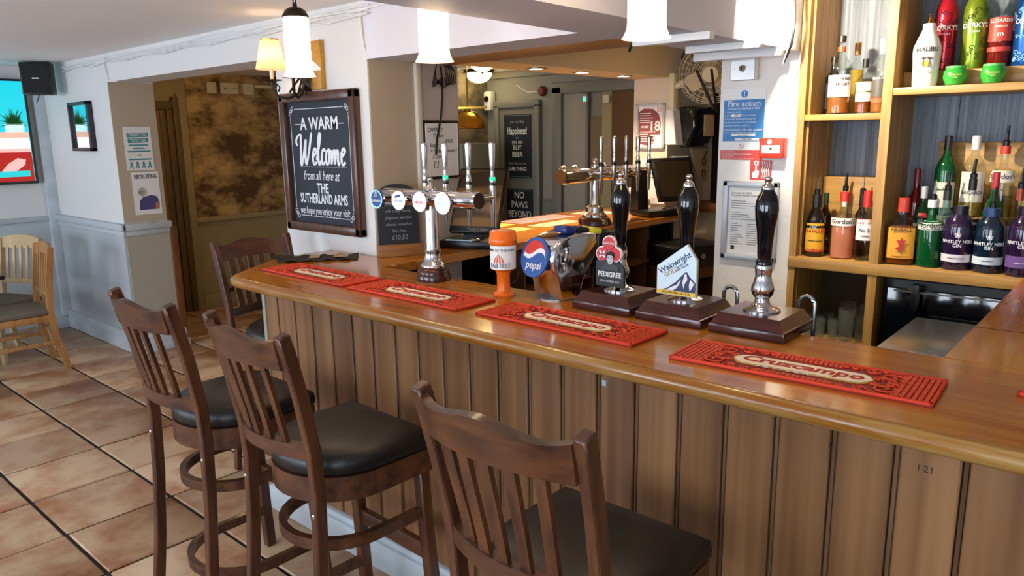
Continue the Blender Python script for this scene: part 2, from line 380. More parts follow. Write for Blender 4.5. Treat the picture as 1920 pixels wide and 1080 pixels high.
# fire-notice pillar and the bulkhead above it
w = struct(MB().box(-1.765, -1.37, 3.62, 4.1, 0, 2.07).build('wall_pillar', M('pillar_plaster', '#e6e2dc', .7, bump=.35, bscale=30), None, 0), 'white textured pillar with the fire notices')
b = struct(MB().box(-1.80, -1.37, 3.50, 4.1, 2.06, CZ, .004).build('trim_5', WHITE, None), 'white boxed bulkhead over the fire notice pillar')
b = MB().box(-1.83, -1.40, 3.44, 3.49, 2.035, 2.075, .004); b.box(-1.42, -1.40, 3.47, 3.50, 2.07, 2.33, .003); b.box(-1.72, -1.70, 3.47, 3.50, 2.075, 2.33, .003)
tag(b.build('cable_trunking', WHITEPL), 'white cable trunking fixed along the bulkhead above the pillar', 'trunking')

# ------------------------------------------------------------------ the bar
BT = 1.10
bf = thing('panelled_bar', 'long bar front of brown vertical planks above a pale skirting', 'bar', (0, 0, 0))
MB().box(-2.955, .9, 1.715, 1.93, 0, 1.05).build('carcass', DARKIN, bf, 0)
MB().box(-2.98, -2.955, 1.69, 1.93, .0, 1.05, .004).build('end_post', M('end_post_paint', '#8d8a72', .5), bf)
edges = [-2.955, -2.848, -2.717, -2.589, -2.456, -2.321, -2.196, -2.064, -1.936, -1.808, -1.68, -1.552, -1.425, -1.296, -1.166, -1.038, -.905, -.775, -.643, -.509, -.376, -.244, -.112, .02, .15, .28, .41]
for i, (a, b) in enumerate(zip(edges, edges[1:])):
    MB().box(a+.006, b-.009, 1.69, 1.716, .13, 1.05, .004, 1).build('plank', PLANK, bf)
    MB().lathe([(.0055, .13), (.0055, 1.05)], 8, (b-.001, 1.699, 0)).build('bead', BEAD, bf)
b = MB().box(-2.99, .9, 1.655, 1.70, 0, .12, .006); b.box(-2.985, .9, 1.668, 1.70, .118, .145, .006); b.build('skirting', SKIRT, bf)
MB().box(-1.152, -1.138, 1.6885, 1.69, .993, 1.010).build('sticker', M('pale_sticker', '#a9b6c4', .5), bf, 0)
for s_, x_, z_ in (('5', -.515, .985), ('i 21', -.318, .985)): txt(s_, .022, INK, bf, (x_, 1.6895, z_))
bw = thing('bar_worktop', 'long varnished orange brown bar top with rounded worn edge', 'worktop', (0, 0, 0))
main = [(.9, 1.62), (-3.06, 1.62), (-3.125, 1.655), (-3.37, 2.01), (-3.38, 2.05), (-3.38, 2.36), (-3.005, 2.36), (-3.005, 2.40), (-2.74, 2.40), (-2.74, 2.19), (.9, 2.19)]
MB().prism(main, 'z', 1.055, BT, .004, 1).build('main_slab', COUNTER, bw)
MB().tube([(.9, 1.622, 1.0765), (-2.9, 1.622, 1.0765), (-3.05, 1.624, 1.0765), (-3.10, 1.64, 1.0765), (-3.135, 1.672, 1.0765), (-3.36, 1.998, 1.0765), (-3.382, 2.05, 1.0765), (-3.382, 2.358, 1.0765)], .0245, 12).build('nosing', NOSE, bw)
MB().prism([(-.40, 2.191), (.9, 2.191), (.9, 3.585), (-.40, 3.585)], 'z', 1.055, BT, .003, 1).build('return_slab', COUNTERY, bw)
MB().box(-.4, .9, 2.6, 2.604, BT-.001, BT+.0006).build('joint_line', DARKIN, bw, 0)
MB().box(-.34, .9, 2.25, 3.58, 0, 1.055).build('return_carcass', DARKIN, bw, 0)
cw = thing('till_worktop', 'short orange brown worktop under the brown screened till', 'worktop', (0, 0, 0))
MB().prism([(-2.984, 2.402), (-2.741, 2.402), (-2.738, 2.985), (-2.984, 2.985)], 'z', 1.055, BT, .004, 1).build('slab', COUNTERY, cw)
MB().box(-2.98, -2.85, 2.45, 2.50, 0, 1.055).build('support', DARKIN, cw, 0)
rw = thing('hatch_worktop', 'orange brown worktop running back to the serving hatch', 'worktop', (0, 0, 0))
MB().prism([(-2.738, 2.987), (-2.70, 5.25), (-2.895, 5.25), (-2.895, 5.085), (-3.55, 5.085), (-3.55, 2.987)], 'z', 1.055, BT, .006, 2).build('slab', COUNTERY, rw)
MB().box(-2.98, -2.80, 5.0, 5.04, 0, 1.055).build('support', DARKIN, rw, 0)

def bar_mat(cx, cy, rz, label):
    t = thing('bar_mat', label, 'bar mat', (cx, cy, BT), rz, 'red rubber bar mats along the counter')
    RB, RD, RH = M('mat_rubber', '#e03c1a', .6), M('mat_dark_red', '#8f170c', .6), M('mat_orange_red', '#de4a20', .55)
    L, W = .315, .1
    MB().box(-L, L, -W, W, .0005, .005).build('base', RD, t, 0)
    b = MB()
    for a in ((-L, L, -W, -W+.008), (-L, L, W-.008, W), (-L, -L+.008, -W, W), (L-.008, L, -W, W)): b.box(*a, .0005, .011, .0015, 1)
    b.build('rim', RB, t)
    b = MB()
    for s in (-1, 1):                                         # nub grids at both ends and along the middle edges
        for i in range(6):
            for j in range(14):
                x = s*(L-.016-i*.0125); y = -W+.016+j*.01295; b.box(x-.0045, x+.0045, y-.0045, y+.0045, .005, .010)
    for i in range(22):
        for s in (-1, 1):
            for j in range(2):
                x = -.13+i*.0124; y = s*(W-.016-j*.0125)
                if abs(x) < .09: b.box(x-.0045, x+.0045, y-.0045, y+.0045, .005, .010)
    o = b.build('nubs', RH, t, 0); o['kind'] = 'stuff'
    b = MB()                                                  # scrollwork
    for s in (-1, 1):
        for q in (-1, 1):
            for (cx2, cy2, r0, tw) in ((.205, .045, .03, 1), (.155, .074, .017, -1), (.215, .012, .015, -1), (.115, .078, .012, 1), (.235, .078, .012, -1), (.185, .085, .009, 1), (.178, .02, .012, 1), (.232, .035, .010, 1), (.09, .082, .009, -1)):
                pts = [(s*(cx2+(r0*(1-k/17))*math.cos(tw*k*.55)), q*(cy2+(r0*(1-k/17))*math.sin(tw*k*.55)), .0075) for k in range(15)]
                b.tube(pts, .0028, 5)
    o = b.build('scrollwork', RH, t); o['kind'] = 'stuff'
    pl = [(-.16, -.02), (-.15, -.03), (-.14, -.035), (.14, -.035), (.15, -.03), (.16, -.02), (.17, 0), (.16, .02), (.15, .03), (.14, .035), (-.14, .035), (-.15, .03), (-.16, .02), (-.17, 0)]
    MB().prism([(x*1.025, y*1.1) for x, y in pl], 'z', .005, .0085).build('plaque_edge', M('plaque_gold', '#c9a24a', .5), t)
    MB().prism(pl, 'z', .0085, .0092).build('plaque', M('plaque_cream', '#fdf0d4', .6), t)
    txt('Cruzcampo', .063, M('mat_text_red', '#c02414', .6), t, (0, .003, .0098), TOP, 1.02, .1, bold=.026)
    txt('S E V I L L A', .020, CHALK, t, (-.03, -.048, .0110), TOP, 1.3, bold=.015)
for a in ((-2.795, 1.875, -1, 'red bar mat nearest the left end of the bar top'), (-2.125, 1.86, -.5, 'red bar mat beside the wood based lager tap column'),
          (-1.41, 1.86, -1.2, 'red bar mat in front of the pump with the dark portrait clip'), (-.65, 1.84, 3.2, 'red bar mat in front of the tall bare black pump handle'),
          (-.002, 2.222, 70, 'red bar mat on the corner return, cut by the right picture edge')): bar_mat(*a)

# ------------------------------------------------------------------ stools
def d_path(w, yf, yb, n=14):
    """plan of a seat: straight front, straight sides, round back"""
    pts = [(-w, yf), (-w, yb+w*.95)]
    for k in range(1, n): a = PI+PI*k/n; pts.append((w*math.cos(a), yb+w*.95+w*.95*math.sin(a)))
    return pts+[(w, yb+w*.95), (w, yf)]
def make_stool(loc, rz, label):
    t = thing('bar_stool', label, 'bar stool', loc, rz, 'dark wooden bar stools')
    for s in (-1, 1):
        pts = [(s*.205, -.255, 0), (s*.200, -.225, .25), (s*.196, -.205, .5), (s*.194, -.197, .72), (s*.196, -.205, .85), (s*.202, -.235, 1.02), (s*.206, -.266, 1.15), (s*.208, -.280, 1.198)]
        b = MB(); b.tube(pts, 0, flat=(.030, .038)); bmesh.ops.bevel(b.bm, geom=b.bm.edges[:], offset=.004, segments=1, affect='EDGES')
        p = b.build('leg', DARKWOOD, t)
        MB().sphere((s*.196, -.219, .655), .008, 10, (1, .5, 1)).build('bolt', CHROME, p)
        b = MB(); b.tube([(s*.205, .218, 0), (s*.190, .19, .45), (s*.183, .18, .727)], 0, flat=(.040, .040)); bmesh.ops.bevel(b.bm, geom=b.bm.edges[:], offset=.004, segments=1, affect='EDGES')
        b.build('leg', DARKWOOD, t)
    # crest rail with a waved top, bowed backwards
    b = MB(); n = 20; rows = []
    for i in range(n+1):
        u = -1+2*i/n; x = u*.192; y = -.268-.045*(1-u*u); hump = .020*math.exp(-(u/.42)**2)-.004*math.exp(-((abs(u)-.72)/.22)**2)+.006*abs(u)**6
        zt, zb = 1.178+hump, 1.098+.006*(1-u*u)
        rows.append([b.bm.verts.new(p) for p in ((x, y-.013, zb), (x, y+.013, zb+.002), (x, y-.006, zt), (x, y-.028, zt-.003))])
    for p, q in zip(rows, rows[1:]):
        for k in range(4): b.bm.faces.new((p[k], p[(k+1) % 4], q[(k+1) % 4], q[k]))
    b.bm.faces.new(rows[0]); b.bm.faces.new(rows[-1])
    bmesh.ops.bevel(b.bm, geom=[e for e in b.bm.edges if len(e.link_faces) == 2 and e.calc_face_angle() > .6], offset=.005, segments=2, affect='EDGES')
    b.build('crest_rail', DARKWOODX, t)
    b = MB().tube([(u*.19, -.205-.05*(1-u*u), .845) for u in [-1+i/6 for i in range(13)]], 0, flat=(.026, .042)); b.build('lower_back_rail', DARKWOODX, t)
    for u in (-.66, -.33, 0, .33, .66):
        x0, x1 = u*.165, u*.185; y0, y1 = -.205-.05*(1-u*u), -.268-.045*(1-u*u)
        b = MB().tube([(x0, y0, .85), (x0*.67+x1*.33, y0*.72+y1*.28, .93), (x0*.33+x1*.67, y0*.4+y1*.6, 1.01), (x1, y1, 1.11)], 0, flat=(.028, .012)); b.build('slat', DARKWOOD, t)
    # seat rail (D plan) and cushion
    o = d_path(.205, .205, -.19); i_ = d_path(.18, .18, -.165)
    b = MB().tube([(x, y, .691) for x, y in o], 0, closed=True, flat=(.022, .075)); b.build('seat_rail', DARKWOODX, t)
    b = MB(); ring = lambda k, z: [b.bm.verts.new((x*k, y*k, z)) for x, y in d_path(.213, .216, -.198)]
    prof = [(.97, .728), (1.0, .738), (1.008, .757), (.99, .778), (.90, .793), (.6, .803), (.2, .806)]
    rr = [ring(*p) for p in prof]; m = len(rr[0])
    for p, q in zip(rr, rr[1:]):
        for k in range(m): b.bm.faces.new((p[k], p[(k+1) % m], q[(k+1) % m], q[k]))
    b.bm.faces.new(rr[0][::-1]); b.bm.faces.new(rr[-1]); b.build('seat_cushion', LEATHER, t, 60)
    for z in (.51, .175):
        k = 1.0+(.5-z)*.10
        b = MB().tube([(x*k, y*k, z) for x, y in d_path(.186, .185, -.185)], 0, flat=(.022, .036)); b.build('foot_hoop', DARKWOODX, t)
    MB().box(-.187, .187, .185, .212, .33, .385, .005).build('front_stretcher', DARKWOODX, t)
    return t
make_stool((-2.50, 1.262, 0), 0, 'dark wooden bar stool farthest left in the front row of three')
make_stool((-1.885, 1.29, 0), -2, 'dark wooden bar stool in the middle of the front row of three')
make_stool((-.905, 1.25, 0), 0, 'dark wooden bar stool nearest the viewer, cut by the lower edge')
make_stool((-3.255, 1.985, 0), -88, 'dark wooden bar stool drawn up to the rounded left end of the bar')

# ------------------------------------------------------------------ dining chairs and table on the left
def make_chair(loc, rz, label, wood):
    t = thing('dining_chair', label, 'chair', loc, rz, 'light wooden dining chairs by the table')
    for s in (-1, 1):
        b = MB().tube([(s*.2, -.27, 0), (s*.2, -.215, .25), (s*.198, -.20, .45), (s*.196, -.215, .65), (s*.196, -.255, .93)], 0, flat=(.032, .042)); b.build('leg', wood, t)
        b = MB().tube([(s*.205, .21, 0), (s*.2, .2, .43)], 0, flat=(.036, .036)); b.build('leg', wood, t)
        MB().box(s*.2-.01, s*.2+.01, -.2, .2, .38, .43, .003).build('side_rail', wood, t)
        MB().box(s*.2-.009, s*.2+.009, -.22, .2, .20, .23, .003).build('side_stretcher', wood, t)
    MB().box(-.2, .2, .19, .21, .38, .43, .003).build('front_rail', wood, t)
    b = MB(); n = 12; rows = []
    for i in range(n+1):
        u = -1+2*i/n; x = u*.19; y = -.245-.02*(1-u*u); zt = .935+.022*(1-u*u)
        rows.append([b.bm.verts.new(p) for p in ((x, y-.011, .85), (x, y+.011, .85), (x, y, zt), (x, y-.02, zt))])
    for p, q in zip(rows, rows[1:]):
        for k in range(4): b.bm.faces.new((p[k], p[(k+1) % 4], q[(k+1) % 4], q[k]))
    b.bm.faces.new(rows[0]); b.bm.faces.new(rows[-1]); b.build('crest_rail', wood, t)
    MB().box(-.19, .19, -.218, -.198, .56, .60, .004).build('lower_back_rail', wood, t)
    for u in (-.72, -.36, 0, .36, .72): MB().tube([(u*.185, -.208, .58), (u*.188, -.225, .7), (u*.19, -.25, .87)], 0, flat=(.026, .012)).build('slat', wood, t)
    MB().box(-.215, .215, -.2, .225, .43, .475, .016, 3).build('seat_cushion', TAUPE, t)
make_chair((-6.40, 1.60, 0), 176, 'light wooden dining chair with taupe seat nearest the white pier', LIGHTWOOD)
make_chair((-6.93, 1.66, 0), 206, 'paler wooden dining chair behind the first, nearer the television', PALEWOOD)
t = thing('pub_table', 'dark pub table with black cast base at the left picture edge', 'table', (-6.72, 1.18, 0), 0)
MB().box(-.42, .42, -.38, .38, .72, .752, .008).build('table_top', M('dark_table_top', '#2e2226', .3, coat=.3), t)
MB().lathe([(.05, .03), (.035, .1), (.03, .6), (.06, .7), (.1, .72)], 16).build('column', IRON, t)
for a in range(4):
    c, s = math.cos(a*PI/2+.72), math.sin(a*PI/2+.72)
    MB().tube([(0, 0, .09), (c*.15, s*.15, .07), (c*.30, s*.30, .035), (c*.36, s*.36, .018)], [.028, .026, .022, .018], 8).build('foot', IRON, t)

# ------------------------------------------------------------------ hand pumps
def hand_pump(cx, label, handle_r=1.0):
    t = thing('hand_pump', label, 'hand pump', (cx, 2.165, BT), 0, 'black handled beer hand pumps on mahogany blocks')
    b = MB().box(-.118, .118, -.118, .118, .0005, .030, .004); b.build('plinth', MAHOG, t)
    b = MB(); a = [(-.112, .030), (-.106, .042), (-.100, .052), (-.094, .062)]
    rows = [[b.bm.verts.new((sx*-r, sy*-r, z)) for sx, sy in ((-1, -1), (1, -1), (1, 1), (-1, 1))] for r, z in a]
    for p, q in zip(rows, rows[1:]):
        for k in range(4): b.bm.faces.new((p[k], p[(k+1) % 4], q[(k+1) % 4], q[k]))
    b.bm.faces.new(rows[-1]); b.bm.faces.new(rows[0][::-1]); b.build('moulded_top', MAHOG, t, 20)
    MB().lathe([(.056, .062), (.056, .066), (.050, .070), (.038, .073), (.026, .080), (.022, .090)], 32).build('flange', CHROME, t)
    MB().lathe([(.022, .088), (.021, .100), (.030, .112), (.034, .125), (.033, .138), (.027, .152), (.023, .170), (.025, .185), (.026, .198), (.024, .204)], 28).build('stem', CHROME, t)
    MB().lathe([(.024, .203), (.025, .212), (.019, .222), (.021, .232), (.022, .26), (.026, .31), (.032, .345), (.0345, .37), (.033, .392), (.027, .412), (.020, .424), (.018, .430)], 28).build('handle', GBLACK, t)
    MB().lathe([(.018, .428), (.019, .434), (.016, .441), (.010, .446), (.008, .451), (.011, .455), (.011, .462), (.007, .467), (.001, .469)], 20).build('finial', CHROME, t)
    # swan neck spout behind
    pts = [(.09, .20, -.25), (.09, .20, .05)]+[(.09-.025+.025*math.cos(k*PI/8), .20, .05+.03*math.sin(k*PI/8)) for k in range(9)]+[(.04, .20, -.02)]
    MB().tube(pts, .007, 8).build('swan_neck', STEEL, t)
    return t
p1 = hand_pump(-1.408, 'hand pump with the dark portrait clip under red roundels')
p2 = hand_pump(-1.152, 'hand pump with the pale blue mountain clip, middle of three')
p3 = hand_pump(-.893, 'bare hand pump without a clip, nearest the viewer')
# portrait clip
c = MB().prism([(-.058, .082), (.058, .082), (.058, .150), (.040, .168), (-.020, .176), (-.058, .168)], 'y', -.062, -.052, .001, 1).build('pump_clip', M('clip_charcoal', '#1f252b', .4), p1)
for x, z in ((-.030, .194), (.020, .196), (-.004, .232)):
    MB().disc((x, -.056, z), .027, 'y', .010).build('roundel', M('clip_cream', '#e7dcd0', .5), c)
    MB().disc((x, -.0622, z), .023, 'y', .002).build('roundel_face', M('clip_red', '#bf2b33', .4), c)
for a in (45, -45): MB().box(-.016, .016, -.001, .001, -.003, .003).rot(Matrix.Translation((-.030, -.0635, .194)) @ Matrix.Rotation(R(a), 4, 'Y')).build('cross_bar', CHALK, c, 0)
txt('MARSTON', .009, CHALK, c, (-.004, -.0636, .232), bold=.01)
MB().prism([(-.034, .140), (.040, .140), (.034, .156), (.014, .164), (-.006, .164), (-.026, .156)], 'y', -.065, -.062).build('portrait_jacket', M('portrait_grey', '#3a4047', .5), c)
MB().prism([(.004+.014*math.cos(k*PI/8)*(1 if math.sin(k*PI/8) > 0 else .85), .180+.020*math.sin(k*PI/8)) for k in range(16)], 'y', -.0665, -.063).build('portrait_face', M('portrait_skin', '#b9bfc4', .5), c)
MB().prism([(-.012, .180), (-.012, .196), (-.004, .204), (.010, .205), (.019, .199), (.020, .182), (.016, .190), (.004, .194), (-.006, .191)], 'y', -.068, -.064).build('portrait_hair', INK, c)
for dx in (-.002, .011): MB().box(dx-.003, dx+.003, -.0685, -.066, .183, .1845).build('portrait_brow', INK, c, 0)
MB().box(.001, .008, -.0675, -.066, .169, .170).build('portrait_mouth', INK, c, 0)
txt('PEDIGREE', .0245, CHALK, c, (0, -.0625, .124), sx=.9, bold=.025)
txt('1834 AMBER ALE', .011, M('clip_grey', '#aab0b4', .5), c, (0, -.0625, .101), bold=.01)
# mountain clip
poly = [(-.072, .084), (.072, .084), (.072, .205), (.036, .254), (-.072, .176)]
c = MB().prism(poly, 'y', -.062, -.052, .001, 1).build('pump_clip', M('clip_edge_grey', '#b7b2a0', .4), p2)
MB().prism([(x*.95, .084+(z-.084)*.975+.003) for x, z in poly], 'y', -.0635, -.0615).build('clip_face', M('clip_sky_blue', '#c9e0ec', .45), c)
MB().prism([(-.068, .087), (.068, .087), (.068, .100), (-.068, .100)], 'y', -.0645, -.063).build('clip_band', M('clip_yellow', '#e0b83a', .45), c)
MB().prism([(-.05, .100), (-.03, .108), (-.012, .122), (.0, .130), (.014, .146), (.030, .163), (.038, .165), (.048, .150), (.060, .140), (.068, .132), (.068, .100)], 'y', -.0643, -.063).build('mountain', M('clip_navy', '#22305a', .5), c)
for pg in ([(-.035, .101), (-.01, .115), (.002, .120), (.010, .132), (.018, .140), (.010, .120), (.0, .108), (-.01, .101)], [(.03, .158), (.036, .160), (.040, .140), (.03, .125), (.028, .110), (.022, .128)], [(.05, .142), (.064, .130), (.055, .112), (.048, .106), (.046, .125)]):
    MB().prism(pg, 'y', -.0648, -.064).build('snow_patch', CHALK, c)
RT = Matrix
def txt_tilt(s, size, mat, parent, loc, deg, **k):   # lettering on a -Y face, turned in its own plane
    txt(s, size, mat, parent, loc, (R(90), -R(deg), 0), **k)
txt_tilt('Wainwright', .027, M('clip_navy', '#22305a'), c, (-.006, -.064, .190), 32, bold=.012)
txt_tilt('GOLD', .020, M('clip_gold', '#a2936a', .5), c, (-.018, -.064, .160), 30, bold=.03)
txt_tilt('NORTH\nTHE WALK', .010, M('clip_navy', '#22305a'), c, (.018, -.064, .181), 32)
txt('GOLDEN BEER  ALC 4.1%', .009, INK, c, (0, -.0648, .0935), bold=.01)

# ------------------------------------------------------------------ lager tap font on the front bar
def tap_handle(t, x, y, z0, green=0, axis='x'):
    h = MB().lathe([(.010, z0), (.0125, z0+.012), (.0105, z0+.03), (.0075, z0+.042), (.009, z0+.055), (.012, z0+.10), (.0145, z0+.15), (.0135, z0+.163), (.006, z0+.168)], 16, (x, y, 0)).build('tap_handle', CHROME, t)
    MB().lathe([(.013, z0-.006), (.013, z0+.006)], 16, (x, y, 0)).build('collar', BLACK, h)
    if green: MB().lathe([(.0115, z0+.01), (.0128, z0+.02), (.0112, z0+.03)], 16, (x, y, 0), cap=False).build('lit_band', M('green_glow', '#1fbf8f', .4, emit=.6), h)
def emitdisc(name, col, st): return M(name, col, .4, emit=st)
t = thing('beer_tap_font', 'chrome four handled beer tap with lit badges on the front bar', 'beer tap', (-2.305, 2.11, BT), 1)
MB().lathe([(.073, .0005), (.073, .022), (.069, .030), (.066, .030), (.066, .042), (.060, .050), (.052, .056)], 36).build('wooden_base', MAHOG, t)
MB().lathe([(.052, .055), (.054, .062), (.050, .072), (.042, .078), (.038, .090), (.036, .093), (.036, .118), (.038, .120), (.038, .128), (.030, .132), (.0285, .14), (.0285, .33)], 32).build('column', CHROME, t)
MB().lathe([(.034, -.285), (.036, -.28), (.036, .255), (.034, .262)], 32, (0, 0, .345), 'x').build('tap_barrel', CHROME, t)
b = MB().lathe([(.033, .262), (.033, .272)], 28, (0, 0, .345), 'x'); e = b.build('end_cap', M('dark_bronze', '#4a3a30', .25, .8), t)
MB().lathe([(.036, .262), (.036, .275), (.031, .275)], 28, (0, 0, .345), 'x', cap=False).build('end_ring', CHROME, e)
MB().lathe([(.024, .375), (.026, .383), (.017, .392), (.010, .400), (.008, .408), (.013, .416), (.013, .424), (.006, .431), (.001, .432)], 20).build('finial', CHROME, t)
for x, r, n, col, st, word, tc in ((-.275, .040, 'badge_blue', '#1b3f7a', .5, 'GUINNESS', CHALK), (-.135, .039, 'badge_white', '#eef4fa', 2.2, 'CARLING', M('badge_ink', '#5a7fb0', .5)), (-.005, .039, 'badge_pink', '#f3d3dc', 1.6, 'MADRI', M('badge_rose', '#d2607e', .5)), (.128, .041, 'badge_cool_white', '#eafaf8', 2.2, 'INCH\'S', M('badge_mint', '#6fb9a0', .5))):
    d = MB().lathe([(r+.003, -.058), (r+.003, -.048), (.018, -.036), (.015, -.02)], 32, (x, 0, .335), 'y').build('badge', CHROME, t)
    MB().disc((x, -.060, .335), r, 'y', .004, 32).build('lit_face', emitdisc(n, col, st*.17), d)
    if x < -.2:
        MB().lathe([(r-.001, -.0625), (r-.001, -.0632), (r-.006, -.0632), (r-.006, -.0625)], 32, (x, 0, .335), 'y', cap=False).build('lit_ring', emitdisc('ring_blue', '#79b9ef', .8), d)
        MB().tube([(x-.008, -.064, .347), (x-.002, -.064, .366), (x+.01, -.064, .363), (x+.004, -.064, .348), (x-.003, -.064, .345)], .002, 6, True).build('harp', CHALK, d)
    txt(word, .0155, tc, d, (x, -.0626, .333 if x > -.2 else .327), bold=.01)
    if -.2 < x < -.1: MB().prism([(x-.018, .345), (x+.016, .352), (x+.018, .362), (x-.016, .355)], 'y', -.0632, -.062).build('flash', M('badge_navy', '#23407e', .5), d)
for x, g in ((-.13, 0), (-.005, 1), (.13, 0), (.262, 1)):
    MB().lathe([(.012, .03), (.012, .10)], 16, (x, 0, .355), 'y').build('valve_arm', CHROME, t)
    MB().lathe([(.009, .235), (.010, .28), (.013, .32), (.014, .40)], 16, (x, .095, 0)).build('spout', CHROME, t)
    tap_handle(t, x, .095, .405, g)

# ------------------------------------------------------------------ tap font at the hatch
t = thing('beer_tap_font', 'chrome five handled beer tap beyond the bar, on the hatch worktop', 'beer tap', (-2.87, 4.10, BT), 0)
MB().lathe([(.11, .0005), (.11, .03), (.10, .045), (.085, .055)], 32).build('wooden_base', MAHOG, t)
MB().disc((.105, -.03, .02), .02, 'x', .02).build('round_plate', STEEL, t)
MB().lathe([(.08, .055), (.078, .07), (.06, .085), (.056, .12), (.048, .125), (.042, .14), (.042, .33)], 32).build('column', CHROME, t)
MB().lathe([(.044, -.36), (.047, -.35), (.047, .50), (.044, .51)], 32, (0, 0, .335), 'y').build('tap_barrel', CHROME, t)
MB().lathe([(.045, -.375), (.045, -.36)], 28, (0, 0, .335), 'y').build('end_cap', M('copper_cap', '#8d6e58', .25, .8), t)
MB().lathe([(.03, .38), (.03, .39), (.014, .40), (.012, .41), (.018, .42), (.015, .435), (.002, .442)], 20).build('finial', CHROME, t)
for y in (-.32, -.20, .13): MB().sphere((-.02, y, .375), .03, 14).build('badge_back', CHROME, t)
for y in (-.06, .09, .235, .385, .53):
    MB().lathe([(.014, .03), (.014, .09)], 14, (0, y, .35), 'x').build('valve_arm', CHROME, t)
    MB().lathe([(.008, .20), (.012, .25), (.016, .32), (.017, .40)], 14, (.09, y, 0)).build('spout', CHROME, t)
    h = MB().lathe([(.012, .41), (.014, .43), (.010, .45), (.011, .47), (.016, .56), (.014, .575), (.006, .58)], 14, (.09, y, 0)).build('tap_handle', CHROME, t)
    MB().lathe([(.018, .39), (.018, .412)], 14, (.09, y, 0)).build('collar', BLACK, h)

# ------------------------------------------------------------------ collecting can and soft drink dispenser
ORANGE = M('orange_plastic', '#e86a0c', .3)
t = thing('collection_can', 'orange plastic charity collecting can on the bar', 'collecting can', (-1.855, 2.055, BT), 26)
MB().lathe([(.040, .0005), (.041, .008), (.037, .014), (.027, .022), (.025, .035), (.025, .085), (.030, .098), (.046, .105), (.048, .20)], 32).build('can_body', ORANGE, t)
MB().lathe([(.050, .198), (.053, .204), (.053, .222), (.050, .226), (.049, .245), (.046, .249), (.020, .250)], 32).build('lid', ORANGE, t)
MB().box(-.018, .018, -.004, .004, .2498, .2515).build('coin_slot', M('label_peach', '#f0b27a', .5), t, 0)
lb = MB().lathe([(.0488, .108), (.0488, .196)], 40, cap=False).build('can_label', PAPER, t)
txt('COME TO THE FUN!', .0135, INK, lb, (.004, 0, .180), cyl=.0492)
txt('FAB FEST', .022, INK, lb, (0, 0, .122), cyl=.0492, sx=.95)
for k in range(7):                     # striped circus tent
    a0, a1 = (-3.5+k)*.0062/.049-.08, (-2.5+k)*.0062/.049-.08
    b = MB(); rr = .0494; top = -.08
    pts = [(a0, .132), (a1, .132), (a1*.75+top*.25, .150), (top, .168), (a0*.75+top*.25, .150)]
    v = [b.bm.verts.new((math.sin(a)*rr, -math.cos(a)*rr, z)) for a, z in pts]; b.bm.faces.new(v)
    b.build('tent_stripe', M('tent_red', '#cf5a45', .6) if k % 2 == 0 else M('tent_pale', '#eac5b2', .6), lb)
MB().tube([(.050, -.012, .215), (.060, -.008, .20), (.062, 0, .15), (.060, .004, .09), (.050, .0, .06), (.03, 0, .05)], .0018, 6).build('security_string', INK, t)

t = thing('soft_drink_dispenser', 'chrome soft drink dispenser with round blue logo beside orange can', 'drink dispenser', (-1.67, 2.185, BT), -14)
outer = [(-.075, 0), (-.085, .06), (-.105, .11), (-.115, .15), (-.105, .195), (-.075, .225), (-.02, .243), (.04, .248), (.10, .243), (.105, .20), (.10, .16), (.075, .12), (.045, .08), (.03, .04), (.03, 0)]
b = MB().prism(outer, 'x', -.085, .078, .014, 3); b.build('chrome_body', CHROME, t, 60)
MB().box(-.08, .073, .106, .19, .10, .246, .02, 3).build('black_back', BLACK, t)
MB().lathe([(.001, .0005), (.085, .0005), (.085, .004), (.001, .004)], 28, (-.005, -.02, 0), cap=False).build('foot_plate', STEEL, t)
for x in (-.05, 0, .05): MB().lathe([(.014, .06), (.017, .10)], 14, (x, .15, 0)).build('nozzle', BLACK, t)
tm = Matrix.Translation((-.012, -.122, .160)) @ Matrix.Rotation(R(4), 4, 'Z') @ Matrix.Rotation(R(-14), 4, 'X')
d = MB().lathe([(.074, -.004), (.074, .004)], 40, (0, 0, 0), 'y').rot(tm).build('logo_disc', M('logo_blue', '#1a4f9c', .3, coat=.3), t)
def arc_band(lo, hi, r=.062):
    n = 14; up = [(-r+2*r*k/n) for k in range(n+1)]
    def lim(x, z): m = math.sqrt(max(0, r*r-x*x)); return max(-m, min(m, z))
    return [(x, lim(x, lo(x))) for x in up]+[(x, lim(x, hi(x))) for x in up[::-1]]
wv = lambda x: .014*math.sin(x*50)
for nm, lo, hi, mt in (('logo_red', lambda x: .022+wv(x), lambda x: .1, RED), ('logo_white', lambda x: .006+wv(x), lambda x: .022+wv(x), CHALK)):
    b = MB(); vv = [(x, -.0052, z) for x, z in arc_band(lo, hi)]
    try: b.bm.faces.new([b.bm.verts.new(v) for v in vv])
    except Exception: pass
    b.rot(tm).build(nm, mt, d)
txt('pepsi', .040, CHALK, d, (0, 0, 0), tm @ Matrix.Translation((.004, -.0056, -.030)) @ Matrix.Rotation(R(90), 4, 'X'), shear=.1, bold=.015)
for k, (col, nm) in enumerate((('#23306e', 'blue_button'), ('#1b1b22', 'dark_button'), ('#d9cf3a', 'yellow_button'))):
    tb = Matrix.Translation((.035, -.02+k*.062, .258-k*.006)) @ Matrix.Rotation(R(-4-k*4), 4, 'X')
    bt = MB().box(-.038, .038, -.026, .026, -.012, .012, .008).rot(tb).build('flavour_button', M(nm, col, .3), t)
    if k < 2:
        MB().disc((0, 0, .0125), .019, 'z', .002).rot(tb).build('button_mark', M('logo_blue', '#1a4f9c'), bt)
        MB().prism([(-.018, .004), (-.010, .0165), (.010, .0165), (.018, .004), (.0, .008)], 'z', .0135, .0142).rot(tb).build('button_mark_red', RED, bt)

